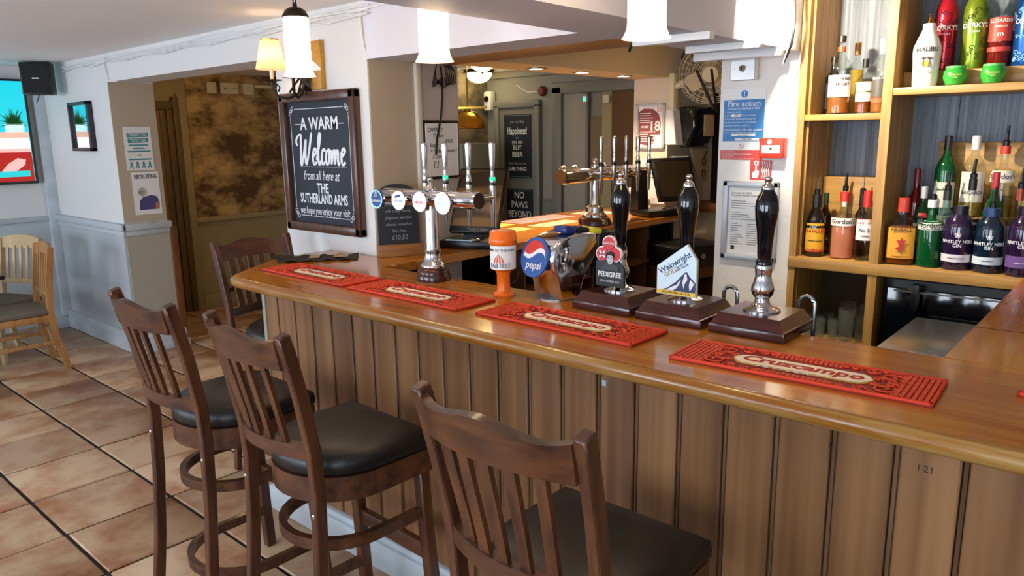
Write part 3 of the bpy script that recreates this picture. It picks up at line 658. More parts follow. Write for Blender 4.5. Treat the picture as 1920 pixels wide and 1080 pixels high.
# ------------------------------------------------------------------ smaller things on the bar and the hatch worktop
t = thing('menu_chalkboard', 'small arched chalk menu board on a wooden block on the bar', 'chalkboard', (-2.93, 2.46, BT), 62)
MB().prism([(-.105, .045), (.105, .045), (.105, .31)]+[(.105*math.cos(k*PI/10), .31+.055*math.sin(k*PI/10)) for k in range(1, 10)]+[(-.105, .31)], 'y', -.007, .007, .002, 1).rot(Matrix.Rotation(R(-7), 4, 'X')).build('slate', SLATE, t)
MB().box(-.115, .115, -.035, .035, .0005, .06, .004).build('wooden_block', M('oak_block', '#8a5c30', .5, col2='#a3723f', scale=(3, 20, 20)), t)
for k, s in enumerate(('Hot Mac Sauce topped', 'with crispy bacon,', 'jalapenos and blue', 'cheese, served w/', 'Skin Fries', '£10.50')):
    txt(s, .022 if k < 5 else .036, CHALKDIM, t, (0, 0, 0), Matrix.Rotation(R(-7), 4, 'X') @ Matrix.Translation((0, -.0085, .262-k*.034)) @ Matrix.Rotation(R(90), 4, 'X'), sx=.85, shear=.15)
# till on the near part of the hatch worktop
SCR = M('till_screen_glass', '#7d5a28', .12, col2='#3a2812', scale=(1.5, 1.5, 9), detail=1, lo=.42, hi=.52, coat=.6)  # brown noise bands paint the room's reflection into the screen colour
t = thing('till', 'black touchscreen till with brown reflection painted on its screen behind the tap', 'till', (-2.835, 2.92, BT), 22)
MB().box(-.17, .15, -.12, .14, .0005, .045, .012).build('base', BLACK, t)
MB().prism([(-.05, .03), (.07, .03), (.08, .2), (.03, .25), (-.0, .2)], 'x', -.06, .06, .006, 1).build('stand', BLACK, t)
tm = Matrix.Translation((.04, -.02, .262)) @ Matrix.Rotation(R(-30), 4, 'X')
h = MB().box(-.145, .135, -.012, .02, -.20, .18, .008).rot(tm).build('monitor', BLACK, t)
MB().box(-.133, .123, -.0145, -.012, -.165, .168).rot(tm).build('screen', SCR, h, 0)
MB().box(-.13, .03, -.125, -.10, .045, .05).build('card_slot', M('pale_blue_paper', '#a9cfe6', .5), t, 0)  # strip of one flat pale blue on the till base
MB().sphere((.03, -.10, .05), .022, 12, (1.6, 1, .6)).build('scanner_window', STEEL, t)
txt('Touch or Swipe', .018, CHALKDIM, h, (0, 0, 0), tm @ Matrix.Translation((.02, -.0135, -.182)) @ Matrix.Rotation(R(90), 4, 'X'))
t = thing('till', 'black touchscreen till at the far end of the hatch worktop', 'till', (-2.80, 4.86, BT), 66)
MB().box(-.20, .24, -.12, .14, .0005, .05, .02).build('base', BLACK, t)
MB().prism([(.02, .04), (.14, .04), (.10, .35), (.04, .36)], 'x', -.20, -.10, .008, 1).build('stand', BLACK, t)
tm = Matrix.Translation((.09, -.02, .26)) @ Matrix.Rotation(R(-22), 4, 'X')
h = MB().box(-.175, .175, -.015, .02, -.165, .165, .01).rot(tm).build('monitor', BLACK, t)
MB().box(-.15, .15, -.018, -.015, -.135, .135).rot(tm).build('screen', M('dark_screen', '#2b2417', .12, coat=.5), h, 0)
MB().box(-.02, .14, -.11, -.03, .05, .056).build('keypad', M('keypad_grey', '#4b4a42', .5), t, 0)
# printed flyers lying along the hatch worktop
for x, y, wd, ln, col, lab in ((-3.40, 3.55, .2, .50, '#e3d468', 'yellow flyer nearest the corner of the hatch worktop'), (-3.13, 3.50, .15, .40, '#cfd67e', 'pale green yellow flyer on the inner edge of the hatch worktop'), (-3.40, 4.15, .22, .60, '#d59a9c', 'pink flyer in the middle of the hatch worktop'), (-3.13, 4.0, .15, .42, '#d9d9a0', 'cream green flyer beside the far beer tap'), (-3.3, 4.72, .26, .30, '#e8c9bd', 'pale pink flyer by the far till')):
    p = thing('flyer', lab, 'flyer', (x, y, BT), random.uniform(-4, 4), 'printed flyers on the hatch worktop')
    MB().box(-wd/2, wd/2, -ln/2, ln/2, .0005, .0015).build('sheet', M('flyer_'+col[1:], col, .35), p, 0)
    for k in range(5): MB().box(-wd*.35, wd*random.uniform(.0, .35), -ln*.4+k*ln*.18, -ln*.4+k*ln*.18+.02, .0015, .0019).build('print_line', M('flyer_print', '#8d7a4a', .6), p, 0)
# bar towel
t = MB(); n = 16
vs = [[t.bm.verts.new((-.085+.17*j/6, -.20+.40*i/n, .004+.010*math.sin(i*.9+.3*j)**2+(.016 if i == 0 else 0))) for j in range(7)] for i in range(n+1)]
for a, b in zip(vs, vs[1:]):
    for j in range(6): t.bm.faces.new((a[j], a[j+1], b[j+1], b[j]))
ex = bmesh.ops.extrude_face_region(t.bm, geom=t.bm.faces[:]); bmesh.ops.translate(t.bm, vec=(0, 0, -.003), verts=[v for v in ex['geom'] if isinstance(v, bmesh.types.BMVert)])
r = thing('bar_towel', 'dark brown crumpled bar towel with cream print below the welcome sign', 'bar towel', (-3.185, 2.135, BT), -40)
t.build('cloth', M('brown_towel', '#382c22', .9, bump=.3, bscale=150), r)
for y, s in ((.08, .07), (-.04, .05)): MB().box(-.05, .05, y, y+s, .0145, .0155).build('printed_patch', M('towel_cream', '#b09a74', .8), r, 0)

# ------------------------------------------------------------------ things behind the bar
t = thing('cash_drawer', 'black cash drawer under the far end of the hatch worktop', 'drawer', (-2.55, 4.75, 0), 66)
MB().box(-.24, .24, -.2, .2, .78, .93, .006).build('case', BLACK, t); MB().box(-.22, .22, -.212, -.2, .80, .91, .004).build('drawer_front', BLACK, t); MB().disc((0, -.214, .86), .018, 'y', .008).build('lock', STEEL, t)
MB().box(-.22, .22, -.18, .2, .70, .78, .004).build('shelf_bracket', M('under_shelf_wood', '#5b381b', .5), t)
for s in (-1, 1): MB().box(s*.2-.02, s*.2+.02, -.15, .18, 0, .70).build('post', M('under_shelf_wood', '#5b381b', .5), t, 0)
t = thing('back_ledge', 'brown timber ledge below the near black door', 'ledge', (-2.4, 5.55, 0))
MB().box(-.48, .8, -.14, .1, 1.08, 1.15, .006).build('board', M('ledge_wood', '#5d3517', .4, col2='#74471f', scale=(2, 20, 20)), t); MB().box(-.48, .8, -.08, .1, 0, 1.08).build('cream_front', M('ledge_cream', '#b5a98a', .6), t, 0)
t = thing('under_counter_unit', 'dark timber shelving with bottles and baskets below the hatch worktop', 'shelving', (-2.83, 3.9, 0))
MB().box(-.12, .10, -.7, .65, 0, .1).build('plinth', DARKIN, t, 0)
for z in (.45, .80): MB().box(-.12, .12, -.7, .65, z, z+.025).build('shelf', M('under_shelf_wood', '#5b381b', .5), t, 0)
for y in (-.7, -.02, .63): MB().box(-.12, .10, y, y+.02, .1, 1.05).build('upright', M('under_shelf_wood', '#5b381b', .5), t, 0)
MB().box(-.14, -.12, -.7, .65, 0, 1.05).build('back_board', DARKIN, t, 0)
for k, (y, w, z, h) in enumerate(((3.35, .22, .476, .2), (3.68, .2, .476, .24), (4.05, .24, .476, .2), (4.3, .2, .476, .22), (3.5, .3, .826, .16), (4.1, .3, .826, .15))):
    o = thing('storage_crate', ('%s black crate from the viewer on the %s shelf under the hatch' % (('first', 'second', 'third', 'fourth', 'first', 'second')[k], 'lower' if z < .6 else 'upper')), 'crate', (-2.82, y, z), 0, 'black crates under the hatch worktop')
    MB().box(-.09, .09, -w/2, w/2, .0005, h, .008).build('crate_body', BLACK, o); MB().box(.09, .092, -.04, .04, h*.4, h*.6).build('crate_label', PAPER, o, 0)

# ------------------------------------------------------------------ signs on the fire pillar (its face is y = 3.62)
FY = 3.62
def sign(name, label, cat, x0, x1, z0, z1, mat, y=FY, th=.004, bev=0):
    o = thing(name, label, cat, ((x0+x1)/2, y, (z0+z1)/2)); w, h = (x1-x0)/2, (z1-z0)/2
    MB().box(-w, w, -th, -.0005, -h, h, bev, 1).build('panel', mat, o, 0 if not bev else 38); return o, w, h
o, w, h = sign('fire_action_notice', 'blue and white fire action notice on the pillar', 'notice', -1.745, -1.527, 1.65, 1.905, PAPER)
MB().box(-w+.003, w-.003, -.0046, -.004, -h, h-.052).build('blue_field', BLUE, o, 0)
MB().disc((0, -.0045, h-.025), .018, 'y', .001).build('blue_dot', BLUE, o); txt('!', .034, CHALK, o, (0, -.0052, h-.026), bold=.02)
txt('Fire action', .040, CHALK, o, (0, -.0048, h-.073), bold=.008)
txt('ON DISCOVERING A FIRE', .0145, CHALK, o, (0, -.0048, h-.096))
for k, s in enumerate(('1. Sound the alarm.', '2. Dial            to call the fire brigade.', '3. If possible, attack the fire using the', 'equipment provided. Do not endanger', 'yourself or others in doing so.')):
    txt(s, .0108, CHALK, o, (-w+.01, -.0048, h-.112-k*.0165), align='LEFT')
txt('ON HEARING THE FIRE ALARM', .0142, CHALK, o, (0, -.0048, h-.200))
txt('4. Leave the building by the nearest exit.', .0105, CHALK, o, (-w+.01, -.0048, h-.212), align='LEFT')
for z, x0, s in ((h-.1285, -.065, '999'), (h-.224, -.06, 'main doors'), (h-.246, -.04, 'CAR PARK')):
    MB().box(x0, x0+(.05 if s == '999' else .125), -.0052, -.0046, z-.006, z+.006).build('write_in_strip', PAPER, o, 0); txt(s, .012, INK, o, (x0+(.025 if s == '999' else .06), -.0056, z), shear=.2)
o, w, h = sign('warning_strip', 'red strip of fire warnings under the blue notice', 'notice', -1.752, -1.53, 1.558, 1.645, PAPER)
MB().box(-w, w, -.0046, -.004, -h, .005).build('red_field', RED, o, 0)
MB().lathe([(.012, -.0046), (.012, -.0052), (.010, -.0052), (.010, -.0046)], 24, (0, 0, .024), 'y', cap=False).build('no_symbol', RED, o)
MB().box(-.011, .011, -.0052, -.0046, -.001, .001).rot(Matrix.Translation((0, 0, .024)) @ Matrix.Rotation(R(45), 4, 'Y')).build('no_symbol_bar', RED, o, 0)
for k, s in enumerate(('Do not take risks.', 'Do not stop to collect personal belongings.', 'Do not use lifts.', 'Do not return to the building until authorised.')): txt(s, .0088, CHALK, o, (-w+.012, -.0048, -.003-k*.0115), align='LEFT')
t = thing('fire_call_point', 'red fire alarm call point box on the pillar', 'call point', (-1.468, FY, 1.617))
MB().box(-.060, .060, -.055, -.0005, -.048, .048, .005).build('box', RED, t); MB().box(-.045, .045, -.057, -.055, -.025, .014, .001, 1).build('glass_window', PAPER, t)
for x in (-.022, .022): MB().prism([(x-.008, -.003), (x+.008, -.003), (x+.008, -.001), (x-.008, -.001)], 'y', -.0578, -.0565).build('arrow', INK, t)
MB().disc((0, -.0575, -.002), .006, 'y', .001).build('press_dot', INK, t); txt('BREAK GLASS', .009, RED, t, (0, -.0575, -.016)); MB().disc((-.008, -.056, .030), .012, 'y', .002).build('flame_mark', CHALK, t)
o, w, h = sign('call_point_sign', 'square red sign of a pressing hand and flames under the call point', 'sign', -1.589, -1.480, 1.461, 1.558, RED)
MB().prism([(-.042, -.040), (-.014, -.040), (-.008, -.020), (-.008, -.005), (-.020, .0), (-.020, .026), (-.028, .026), (-.028, -.004), (-.044, -.012)], 'y', -.005, -.004).build('hand_symbol', CHALK, o)
MB().box(-.036, -.012, -.005, -.004, .024, .044).build('button_symbol', CHALK, o, 0); MB().disc((-.024, -.0052, .034), .006, 'y', .0005).build('button_dot', RED, o)
for k in range(4): MB().tube([(.006+k*.012, -.0048, -.040), (.014+k*.010, -.0048, -.02), (.006+k*.011, -.0048, .0), (.012+k*.011, -.0048, .02), (.006+k*.012, -.0048, .042)], .0032, 5).build('flame_symbol', CHALK, o)
t = thing('framed_licence', 'framed licence certificate in brushed metal on the pillar', 'frame', (-1.578, FY, 1.252))
W2, H2 = .146, .2
for a in ((-W2, W2, -H2, -H2+.03), (-W2, W2, H2-.03, H2), (-W2, -W2+.03, -H2, H2), (W2-.03, W2, -H2, H2)): MB().box(a[0], a[1], -.022, -.0005, a[2], a[3], .006).build('frame_bar', ALU, t)
MB().box(-W2+.02, W2-.02, -.008, -.0005, -H2+.02, H2-.02).build('certificate', PAPER, t, 0); MB().box(-.095, -.075, -.0086, -.008, -.15, -.128).build('crest', NAVY, t, 0)
txt('Licensing Act 2003\nPremises Licence Summary', .014, INK, t, (-.10, -.0085, .135), align='LEFT')
for k in range(20):
    if k in (4, 9): continue
    for x0, x1 in (((-.1, random.uniform(-.06, .09)),) if k < 9 else ((-.1, random.uniform(-.07, -.03)), (-.01, random.uniform(.03, .09)))): MB().box(x0, x1, -.0084, -.008, .098-k*.0115, .1015-k*.0115).build('print_line', M('print_grey', '#7d7f83', .7), t, 0)
t = thing('key_switch', 'square steel key switch plate high on the pillar', 'switch', (-1.632, FY, 1.998))
MB().box(-.062, .062, -.045, -.0005, -.055, .055, .004).build('back_box', WHITEPL, t); MB().box(-.062, .062, -.050, -.045, -.055, .055, .002, 1).build('plate', STEEL, t); MB().lathe([(.014, -.062), (.016, -.05)], 20, (0, 0, 0), 'y').build('key_barrel', CHROME, t); MB().box(-.002, .002, -.063, -.061, -.008, .008).build('key_slot', INK, t, 0)
for x in (-.045, .045): MB().disc((x, -.051, 0), .005, 'y', .002).build('screw', STEEL, t)
for k, x in enumerate((-1.475, -1.425)):
    t = thing('fused_switch', ('left' if k == 0 else 'right')+' white switch with a red mark above the fire pillar', 'switch', (x, 3.50, 2.17), 0, 'small switches on the bulkhead')
    MB().box(-.018, .018, -.02, -.0005, -.05, .05, .003).build('body', WHITEPL, t); MB().box(-.010, .010, -.023, -.02, .022, .036).build('red_mark', RED, t, 0); MB().box(-.010, .010, -.024, -.02, -.04, -.022, .002).build('rocker', STEEL, t)
t = thing('bulkhead_cable', 'dark cables hanging beside the fire pillar bulkhead', 'cable', (-1.36, 3.46, 2.0))
for k in range(3): MB().tube([(.0+.006*k, -.01, .3), (.012+.004*k, -.012, .18), (.0+.006*k, -.01, .08), (-.02+.004*k, .0, .03), (-.035, .02, .0)], .004, 6).build('strand', BLACK if k else WHITEPL, t)

# ------------------------------------------------------------------ age notice, paper notes, towel dispenser, fan
t = thing('age_notice', 'silver framed age restriction notice on the hatch pier', 'notice', (-3.045, 5.09, 1.745))
for a in ((-.127, .127, -.17, -.15), (-.127, .127, .15, .17), (-.127, -.107, -.17, .17), (.107, .127, -.17, .17)): MB().box(a[0], a[1], -.02, -.0005, a[2], a[3], .005).build('frame_bar', ALU, t)
MB().box(-.11, .11, -.006, -.0005, -.155, .155).build('sheet', PAPER, t, 0)
MAR = M('maroon_print', '#8a4646', .6)
MB().prism([(-.105+.0, .11), (-.06, .135), (.02, .13), (.07, .09), (.088, .03), (.085, -.05), (.05, -.12), (-.02, -.145), (-.08, -.135), (-.105, -.12)], 'y', -.0068, -.006).build('maroon_shape', MAR, t)
txt('over', .036, CHALK, t, (-.05, -.0072, .0), bold=.01); txt('18', .10, CHALK, t, (.035, -.0072, .0), bold=.02); txt('21', .05, M('print_orange', '#e8946a', .6), t, (.075, -.0074, .125), bold=.01)
for k in range(5): MB().box(-.095, random.uniform(-.01, .02), -.0072, -.0068, .095-k*.017, .101-k*.017).build('print_line', CHALK, t, 0)
for k in range(4): MB().box(-.095, -.02, -.0072, -.0068, -.06-k*.018, -.054-k*.018).build('print_line', CHALK, t, 0)
txt('if you are under 21', .018, CHALK, t, (-.02, -.0072, -.04))
c = MB().box(.0, .105, -.0078, -.0068, -.125, -.06).build('id_card', PAPER, t, 0); MB().disc((.02, -.0082, -.08), .010, 'y', .0006).build('id_head', MAR, c); MB().box(.008, .032, -.0085, -.0078, -.115, -.094).build('id_shoulders', MAR, c, 0)
for k, (x, y, z, w2, h2, rz, lab) in enumerate(((-3.0, 5.06, 1.33, .10, .17, 4, 'tall white paper notice propped behind the far tap'), (-2.86, 5.16, 1.36, .09, .16, 28, 'white dotted border card behind the far till'), (-3.06, 4.97, 1.195, .09, .09, 8, 'small photo print card leaning under the paper notices'))):
    o = thing('paper_notice', lab, 'paper', (x, y, z), rz, 'paper notices around the far till')
    MB().box(-w2, w2, -.002, 0, -h2, h2).build('sheet', PAPER, o, 0)
    for q in range(4): MB().box(-w2*.7, w2*random.uniform(0, .7), -.0025, -.002, h2*(.75-q*.2), h2*(.79-q*.2)).build('print_line', M('print_grey', '#7d7f83'), o, 0)
    if k == 2:
        for x2 in (-.06, .05): MB().disc((x2, -.0028, -.02), .04, 'y', .001).build('photo_blob', M('photo_brown', '#6d5a4a', .6), o)
t = thing('towel_dispenser', 'black and white paper towel dispenser behind the bar', 'dispenser', (-2.90, 5.22, 1.735), 0)
MB().prism([(.0005, -.13), (.10, -.13), (.06, .13), (.0005, .13)], 'y', -.17, .26, .006, 1).rot(Matrix.Identity(4)).build('white_back', WHITEPL, t)
MB().prism([(.06, -.15), (.14, -.15), (.20, .0), (.19, .15), (.05, .15)], 'y', -.07, .25, .02, 3).build('smoked_cover', M('smoked_plastic', '#0f1316', .08, coat=.5), t)
MB().box(.199, .203, .06, .22, -.07, .09).build('paper_sticker', M('cream_sticker', '#c8b08c', .6), t, 0); MB().box(.14, .15, .19, .22, -.14, -.11).build('lock', STEEL, t, 0)
t = thing('glasses_bag', 'clear bag of black spectacles hanging under the towel dispenser', 'bag', (-2.80, 5.40, 1.45), 0)
b = MB().prism([(-.16, .13), (.14, .13), (.12, -.13), (.0, -.11), (-.10, .02)], 'x', -.0, .02, .005, 1); b.build('bag', glass('bag_plastic', '#d8c9a8', body=.5, rough=.2), t)
for z in (.02, -.07): MB().lathe([(.030, .024), (.030, .028), (.023, .028), (.023, .024)], 16, (0, .05, z), 'x', cap=False).build('spectacle_rim', INK, t)
MB().tube([(.026, .05, .05), (.026, .08, .09), (.026, .1, .10)], .004, 5).build('spectacle_arm', INK, t)
# wall fan
t = thing('wall_fan', 'cream wall mounted fan half hidden by the fire pillar', 'fan', (-2.9, 5.12, 1.98), 0)
MB().prism([(-.035, -.14), (.035, -.14), (.045, -.05), (.04, .15), (-.04, .15), (-.045, -.05)], 'x', .0005, .05, .01, 2).build('wall_bracket', CREAMPL, t)
MB().tube([(.04, 0, .05), (.12, .02, .09), (.2, .03, .12)], .025, 10).build('neck', CREAMPL, t)
fm = Matrix.Translation((.30, .03, .135)) @ Matrix.Rotation(R(28), 4, 'Z') @ Matrix.Rotation(R(12), 4, 'X')
MB().lathe([(.05, .02), (.065, .05), (.06, .12), (.03, .16)], 24, axis='y').rot(fm).build('motor', CREAMPL, t)
cage = MB().lathe([(.006, -.01), (.006, 0)], 4, (0, 0, 0), 'y')
for yy, rr in ((-.06, .05), (-.07, .09), (-.07, .13), (-.062, .17), (-.045, .20), (-.01, .22), (.03, .20), (.045, .15), (.05, .10)):
    cage.tube([(rr*math.cos(a*PI/16), yy, rr*math.sin(a*PI/16)) for a in range(32)], .0022, 5, True)
for a in range(28):
    c_, s_ = math.cos(a*PI/14), math.sin(a*PI/14); cage.tube([(c_*r0, yy, s_*r0) for r0, yy in ((.05, -.06), (.13, -.07), (.20, -.045), (.22, -.01), (.20, .03), (.10, .05))], .0014, 4)
cage.rot(fm).build('cage', CREAMPL, t)
MB().disc((0, -.064, 0), .055, 'y', .012, 28).rot(fm).build('badge', CREAMPL, t)
for k in range(3):
    b = MB(); pts = [(.03, -.02), (.09, -.06), (.16, -.07), (.185, -.02), (.17, .05), (.10, .06), (.03, .02)]
    b.prism(pts, 'y', -.012, -.006).rot(fm @ Matrix.Rotation(k*2*PI/3+.5, 4, 'Y') @ Matrix.Rotation(R(14), 4, 'X')).build('blade', M('fan_blade', '#c0a981', .4), t)
t = thing('beam_bracket', 'dark metal struts and cable under the beam by the fan', 'bracket', (-2.55, 4.75, 2.05))
MB().tube([(.05, 0, .06), (.14, .10, -.20)], .010, 6).build('strut', IRON, t); MB().tube([(.15, .02, .06), (.15, .12, -.22)], .010, 6).build('strut', IRON, t)
t = thing('bar_ceiling_light', 'added round fill light, unseen above the beam, warming the space behind the bar', 'ceiling light', (-2.15, 4.55, CZ))  # unseen lamp, added to brighten the walls behind the bar
MB().lathe([(.14, -.0005), (.14, -.03), (.12, -.04)], 28).build('rim', STEEL, t); MB().lathe([(.12, -.038), (.09, -.06), (.002, -.07)], 28).build('diffuser', M('warm_diffuser', '#ffe3b0', .3, emit=11, emitcol='#ffd596'), t)
for (x0, x1, y, lab) in ((-1.70, -1.36, 2.70, 'white trunking under the beam nearest the pendants'), (-1.69, -1.35, 3.12, 'white trunking under the beam nearer the fire pillar')):
    o = thing('beam_trunking', lab, 'trunking', (x0, y, 2.07), 0, 'short trunking runs under the deep beam'); MB().box(0, x1-x0, -.02, .02, -.03, -.0005, .003).build('cover', WHITEPL, o); MB().tube([(.0, 0, -.012), (-.02, .0, -.03), (-.03, .01, -.045)], .006, 6).build('cable_end', BLACK, o)

# ------------------------------------------------------------------ lamps
SHADE = M('lit_opal_glass', '#fff3dc', .3, emit=9, emitcol='#ffdfb0'); RIMG = M('opal_glass_rim', '#fff0d2', .3, emit=.9, emitcol='#ffe2b4')
for x, lab in ((-2.727, 'lit opal glass pendant hanging in front of the welcome sign wall'), (-1.921, 'lit opal glass pendant between the two beams, middle of three'), (-1.097, 'lit opal glass pendant nearest the viewer, cut by the top edge')):
    t = thing('pendant_lamp', lab, 'pendant lamp', (x, 1.8, 1.945), 0, 'opal glass pendants over the bar')
    s = MB().lathe([(.048, .235), (.050, .22), (.051, .10), (.051, .045)], 28, cap=False).build('glass_shade', SHADE, t)
    MB().lathe([(.051, .045), (.053, .025), (.060, .008), (.066, 0), (.062, .001), (.050, .03)], 28, cap=False).build('flared_rim', RIMG, s)
    MB().lathe([(.052, .228), (.052, .236), (.048, .242), (.040, .256), (.024, .266), (.010, .268), (.008, .285), (.001, .286)], 24).build('gallery_cap', IRON, t)
    ch = MB(); z = .285
    k = 0
    while z < CZ-1.945-.03:
        ang = 0 if k % 2 == 0 else PI/2
        ch.tube([(math.cos(ang)*.011*math.cos(a*PI/6), math.sin(ang)*.011*math.cos(a*PI/6), z+.017+.020*math.sin(a*PI/6)) for a in range(12)], .003, 5, True); z += .030; k += 1
    ch.build('chain', IRON, t)
    MB().lathe([(.05, CZ-1.945-.001), (.045, CZ-1.945-.02), (.012, CZ-1.945-.035)], 20).build('ceiling_rose', IRON, t)
# wall sconce beside the pendant
FABRIC = bpy.data.materials.new('translucent_pleated_fabric'); FABRIC.use_nodes = True
_n, _l = FABRIC.node_tree.nodes, FABRIC.node_tree.links
_n.remove(_n['Principled BSDF']); _t = _n.new('ShaderNodeBsdfTranslucent'); _d = _n.new('ShaderNodeBsdfDiffuse'); _m = _n.new('ShaderNodeMixShader')
for q in (_t, _d): q.inputs[0].default_value = (.85, .68, .42, 1)
_m.inputs[0].default_value = .4; _l.new(_t.outputs[0], _m.inputs[1]); _l.new(_d.outputs[0], _m.inputs[2]); _l.new(_m.outputs[0], _n['Material Output'].inputs[0])
t = thing('wall_sconce', 'dark scrolled wall lamp with one lit pleated cream shade', 'wall lamp', (-3.51, 2.37, 1.98), 0)
MB().lathe([(.045, -.0005), (.045, -.012), (.03, -.02), (.012, -.03)], 20, axis='y').build('back_plate', IRON, t)
for s, tip in ((-1, (-.125, -.14, .0)), (1, (.12, -.17, .01))):
    x, y, z = tip
    arm = MB().tube([(0, -.02, -.0), (x*.2, y*.35, -.05), (x*.5, y*.65, -.075), (x*.8, y*.9, -.065), (x*.98, y, -.03), (x, y, .015)], .008, 8)
    arm.tube([(x*.15, y*.3, .03), (x*.3, y*.42, -.0), (x*.45, y*.6, -.045)], .006, 6); arm.tube([(x*.9, y*.95, -.02), (x*.8, y*.9, -.0), (x*.72, y*.85, -.02), (x*.78, y*.9, -.04)], .005, 6)
    a = arm.build('scroll_arm', IRON, t)
    MB().lathe([(.006, .012), (.05, .018), (.052, .022), (.01, .024)], 20, (x, y, 0)).build('drip_pan', IRON, a)
    if s < 0:
        MB().lathe([(.010, .022), (.010, .075)], 12, (x, y, 0)).build('candle_sleeve', CREAMPL, a)
        sh = MB(); n = 48
        r0 = [sh.bm.verts.new((x+(.078+.002*(k % 2))*math.cos(2*PI*k/n), y+(.078+.002*(k % 2))*math.sin(2*PI*k/n), .075)) for k in range(n)]
        r1 = [sh.bm.verts.new((x+(.044+.0015*(k % 2))*math.cos(2*PI*k/n), y+(.044+.0015*(k % 2))*math.sin(2*PI*k/n), .225)) for k in range(n)]
        for k in range(n): sh.bm.faces.new((r0[k], r0[(k+1) % n], r1[(k+1) % n], r1[k]))
        sh.build('pleated_shade', FABRIC, t, 10)
        pl = bpy.data.lights.new('sconce_bulb', 'POINT'); pl.energy = .55; pl.color = (1, .72, .40); pl.shadow_soft_size = .02; po = bpy.data.objects.new('sconce_bulb', pl); COL.objects.link(po); po.location = (-3.51+x, 2.37+y, 1.98+.14)
        MB().lathe([(.046, .222), (.047, .228)], 24, (x, y, 0), cap=False).build('shade_trim', BRASS, t)
t = thing('wooden_plaque', 'narrow honey coloured framed wooden plaque beside the sconce', 'plaque', (-3.402, 2.37, 2.07), 0)
MB().box(-.05, .05, -.022, -.0005, -.125, .12, .004).build('board', M('honey_wood', '#b07a2c', .4, col2='#c8923f', scale=(3, 20, 20)), t)
MB().prism([(-.035, .03), (.042, -.02), (.042, -.03), (-.035, -.03)], 'y', -.025, -.021).build('white_inlay', PAPER, t)
for x in (-.05, .043): MB().box(x, x+.007, -.026, -.022, -.125, .12).build('edge_strip', BRASS, t, 0)
# shelf spotlight on the ceiling beside the beam, and hatch downlights
t = thing('ceiling_spotlight', 'small ceiling spotlight aimed at the bottle shelves, above the picture', 'spotlight', (-1.35, 2.97, CZ))
MB().lathe([(.05, -.0005), (.05, -.02), (.015, -.025), (.015, -.05)], 20).build('mount', WHITEPL, t)
MB().lathe([(.02, .03), (.032, .028), (.032, -.012), (.028, -.012)], 20, cap=False).rot(Matrix.Translation((0, -.012, -.065)) @ Matrix.Rotation(R(38), 4, 'X')).build('can', WHITEPL, t)
lo = spot('shelf_spot', SHELF_SPOT, (-1.25, 3.7, 1.75), 62, (1, .86, .66), 120, .5, .03)
for k, y in enumerate((3.68, 4.16, 4.66)):
    t = thing('downlight', 'round downlight under the cream hatch header, '+('nearest the sign wall', 'middle of three', 'nearest the hatch pier')[k], 'downlight', (-3.02, y, 2.10), 0, 'downlights in the hatch header')
    MB().lathe([(.062, -.0005), (.062, -.006), (.045, -.008), (.045, -.002)], 24, cap=False).build('bezel', STEEL, t)
    MB().lathe([(.045, -.003), (.045, -.001)], 24).build('lens', M('downlight_lens', '#ffe6bd', .3, emit=5), t)
    spot('downlight_lamp', (-3.02, y, 2.085), (-3.02, y, 0), 30, (1, .8, .55), 120, .6, .04)

# ------------------------------------------------------------------ welcome sign
t = thing('welcome_sign', 'large brown framed chalkboard welcome sign on the white wall', 'sign', (-3.415, 2.37, 1.565), 0)
W2, H2 = .338, .372
FR = M('sign_frame_wood', '#3a2013', .35, col2='#5a3520', scale=(18, 18, 3), coat=.2)
for a in ((-W2, W2, -H2, -H2+.05), (-W2, W2, H2-.05, H2), (-W2, -W2+.05, -H2, H2), (W2-.05, W2, -H2, H2)): MB().box(a[0], a[1], -.045, -.0005, a[2], a[3], .010).build('frame_bar', FR, t)
MB().box(-W2+.04, W2-.04, -.02, -.0005, -H2+.04, H2-.04).build('board', NAVY, t, 0)
for a in ((-.22, .22, .285, .288), (-.22, .22, -.288, -.285), (-.262, -.259, -.245, .245), (.259, .262, -.245, .245)): MB().box(a[0], a[1], -.0212, -.02, a[2], a[3]).build('chalk_line', CHALK, t, 0)
for sx in (-1, 1):
    for sz in (-1, 1):
        b = MB()
        for dx, dz in ((.252, .278), (.240, .290), (.262, .262)): b.tube([(sx*dx+.010*math.cos(k*PI/4), -.0206, sz*dz+.010*math.sin(k*PI/4)) for k in range(8)], .0022, 4, True)
        b.build('corner_scroll', CHALK, t)
txt('A WARM', .092, CHALK, t, (.0, -.0208, .205), sx=.92, bold=.02)
for s in (-1, 1): MB().box(s*.195-.025, s*.195+.025, -.0212, -.02, .203, .207).build('chalk_dash', CHALK, t, 0)
def crom(p, n=6):
    out = []
    for i in range(len(p)-1):
        a, b, c, d = (Vector(p[max(0, i-1)]), Vector(p[i]), Vector(p[i+1]), Vector(p[min(len(p)-1, i+2)]))
        for k in range(n):
            u = k/n; out.append(.5*(2*b+(c-a)*u+(2*a-5*b+4*c-d)*u*u+(3*b-a-3*c+d)*u**3))
    return out+[Vector(p[-1])]
e_ = [(1.9, .45), (2.2, .6), (2.4, .85), (2.25, 1.05), (2.05, .8), (2.05, .3), (2.25, 0), (2.5, .2)]
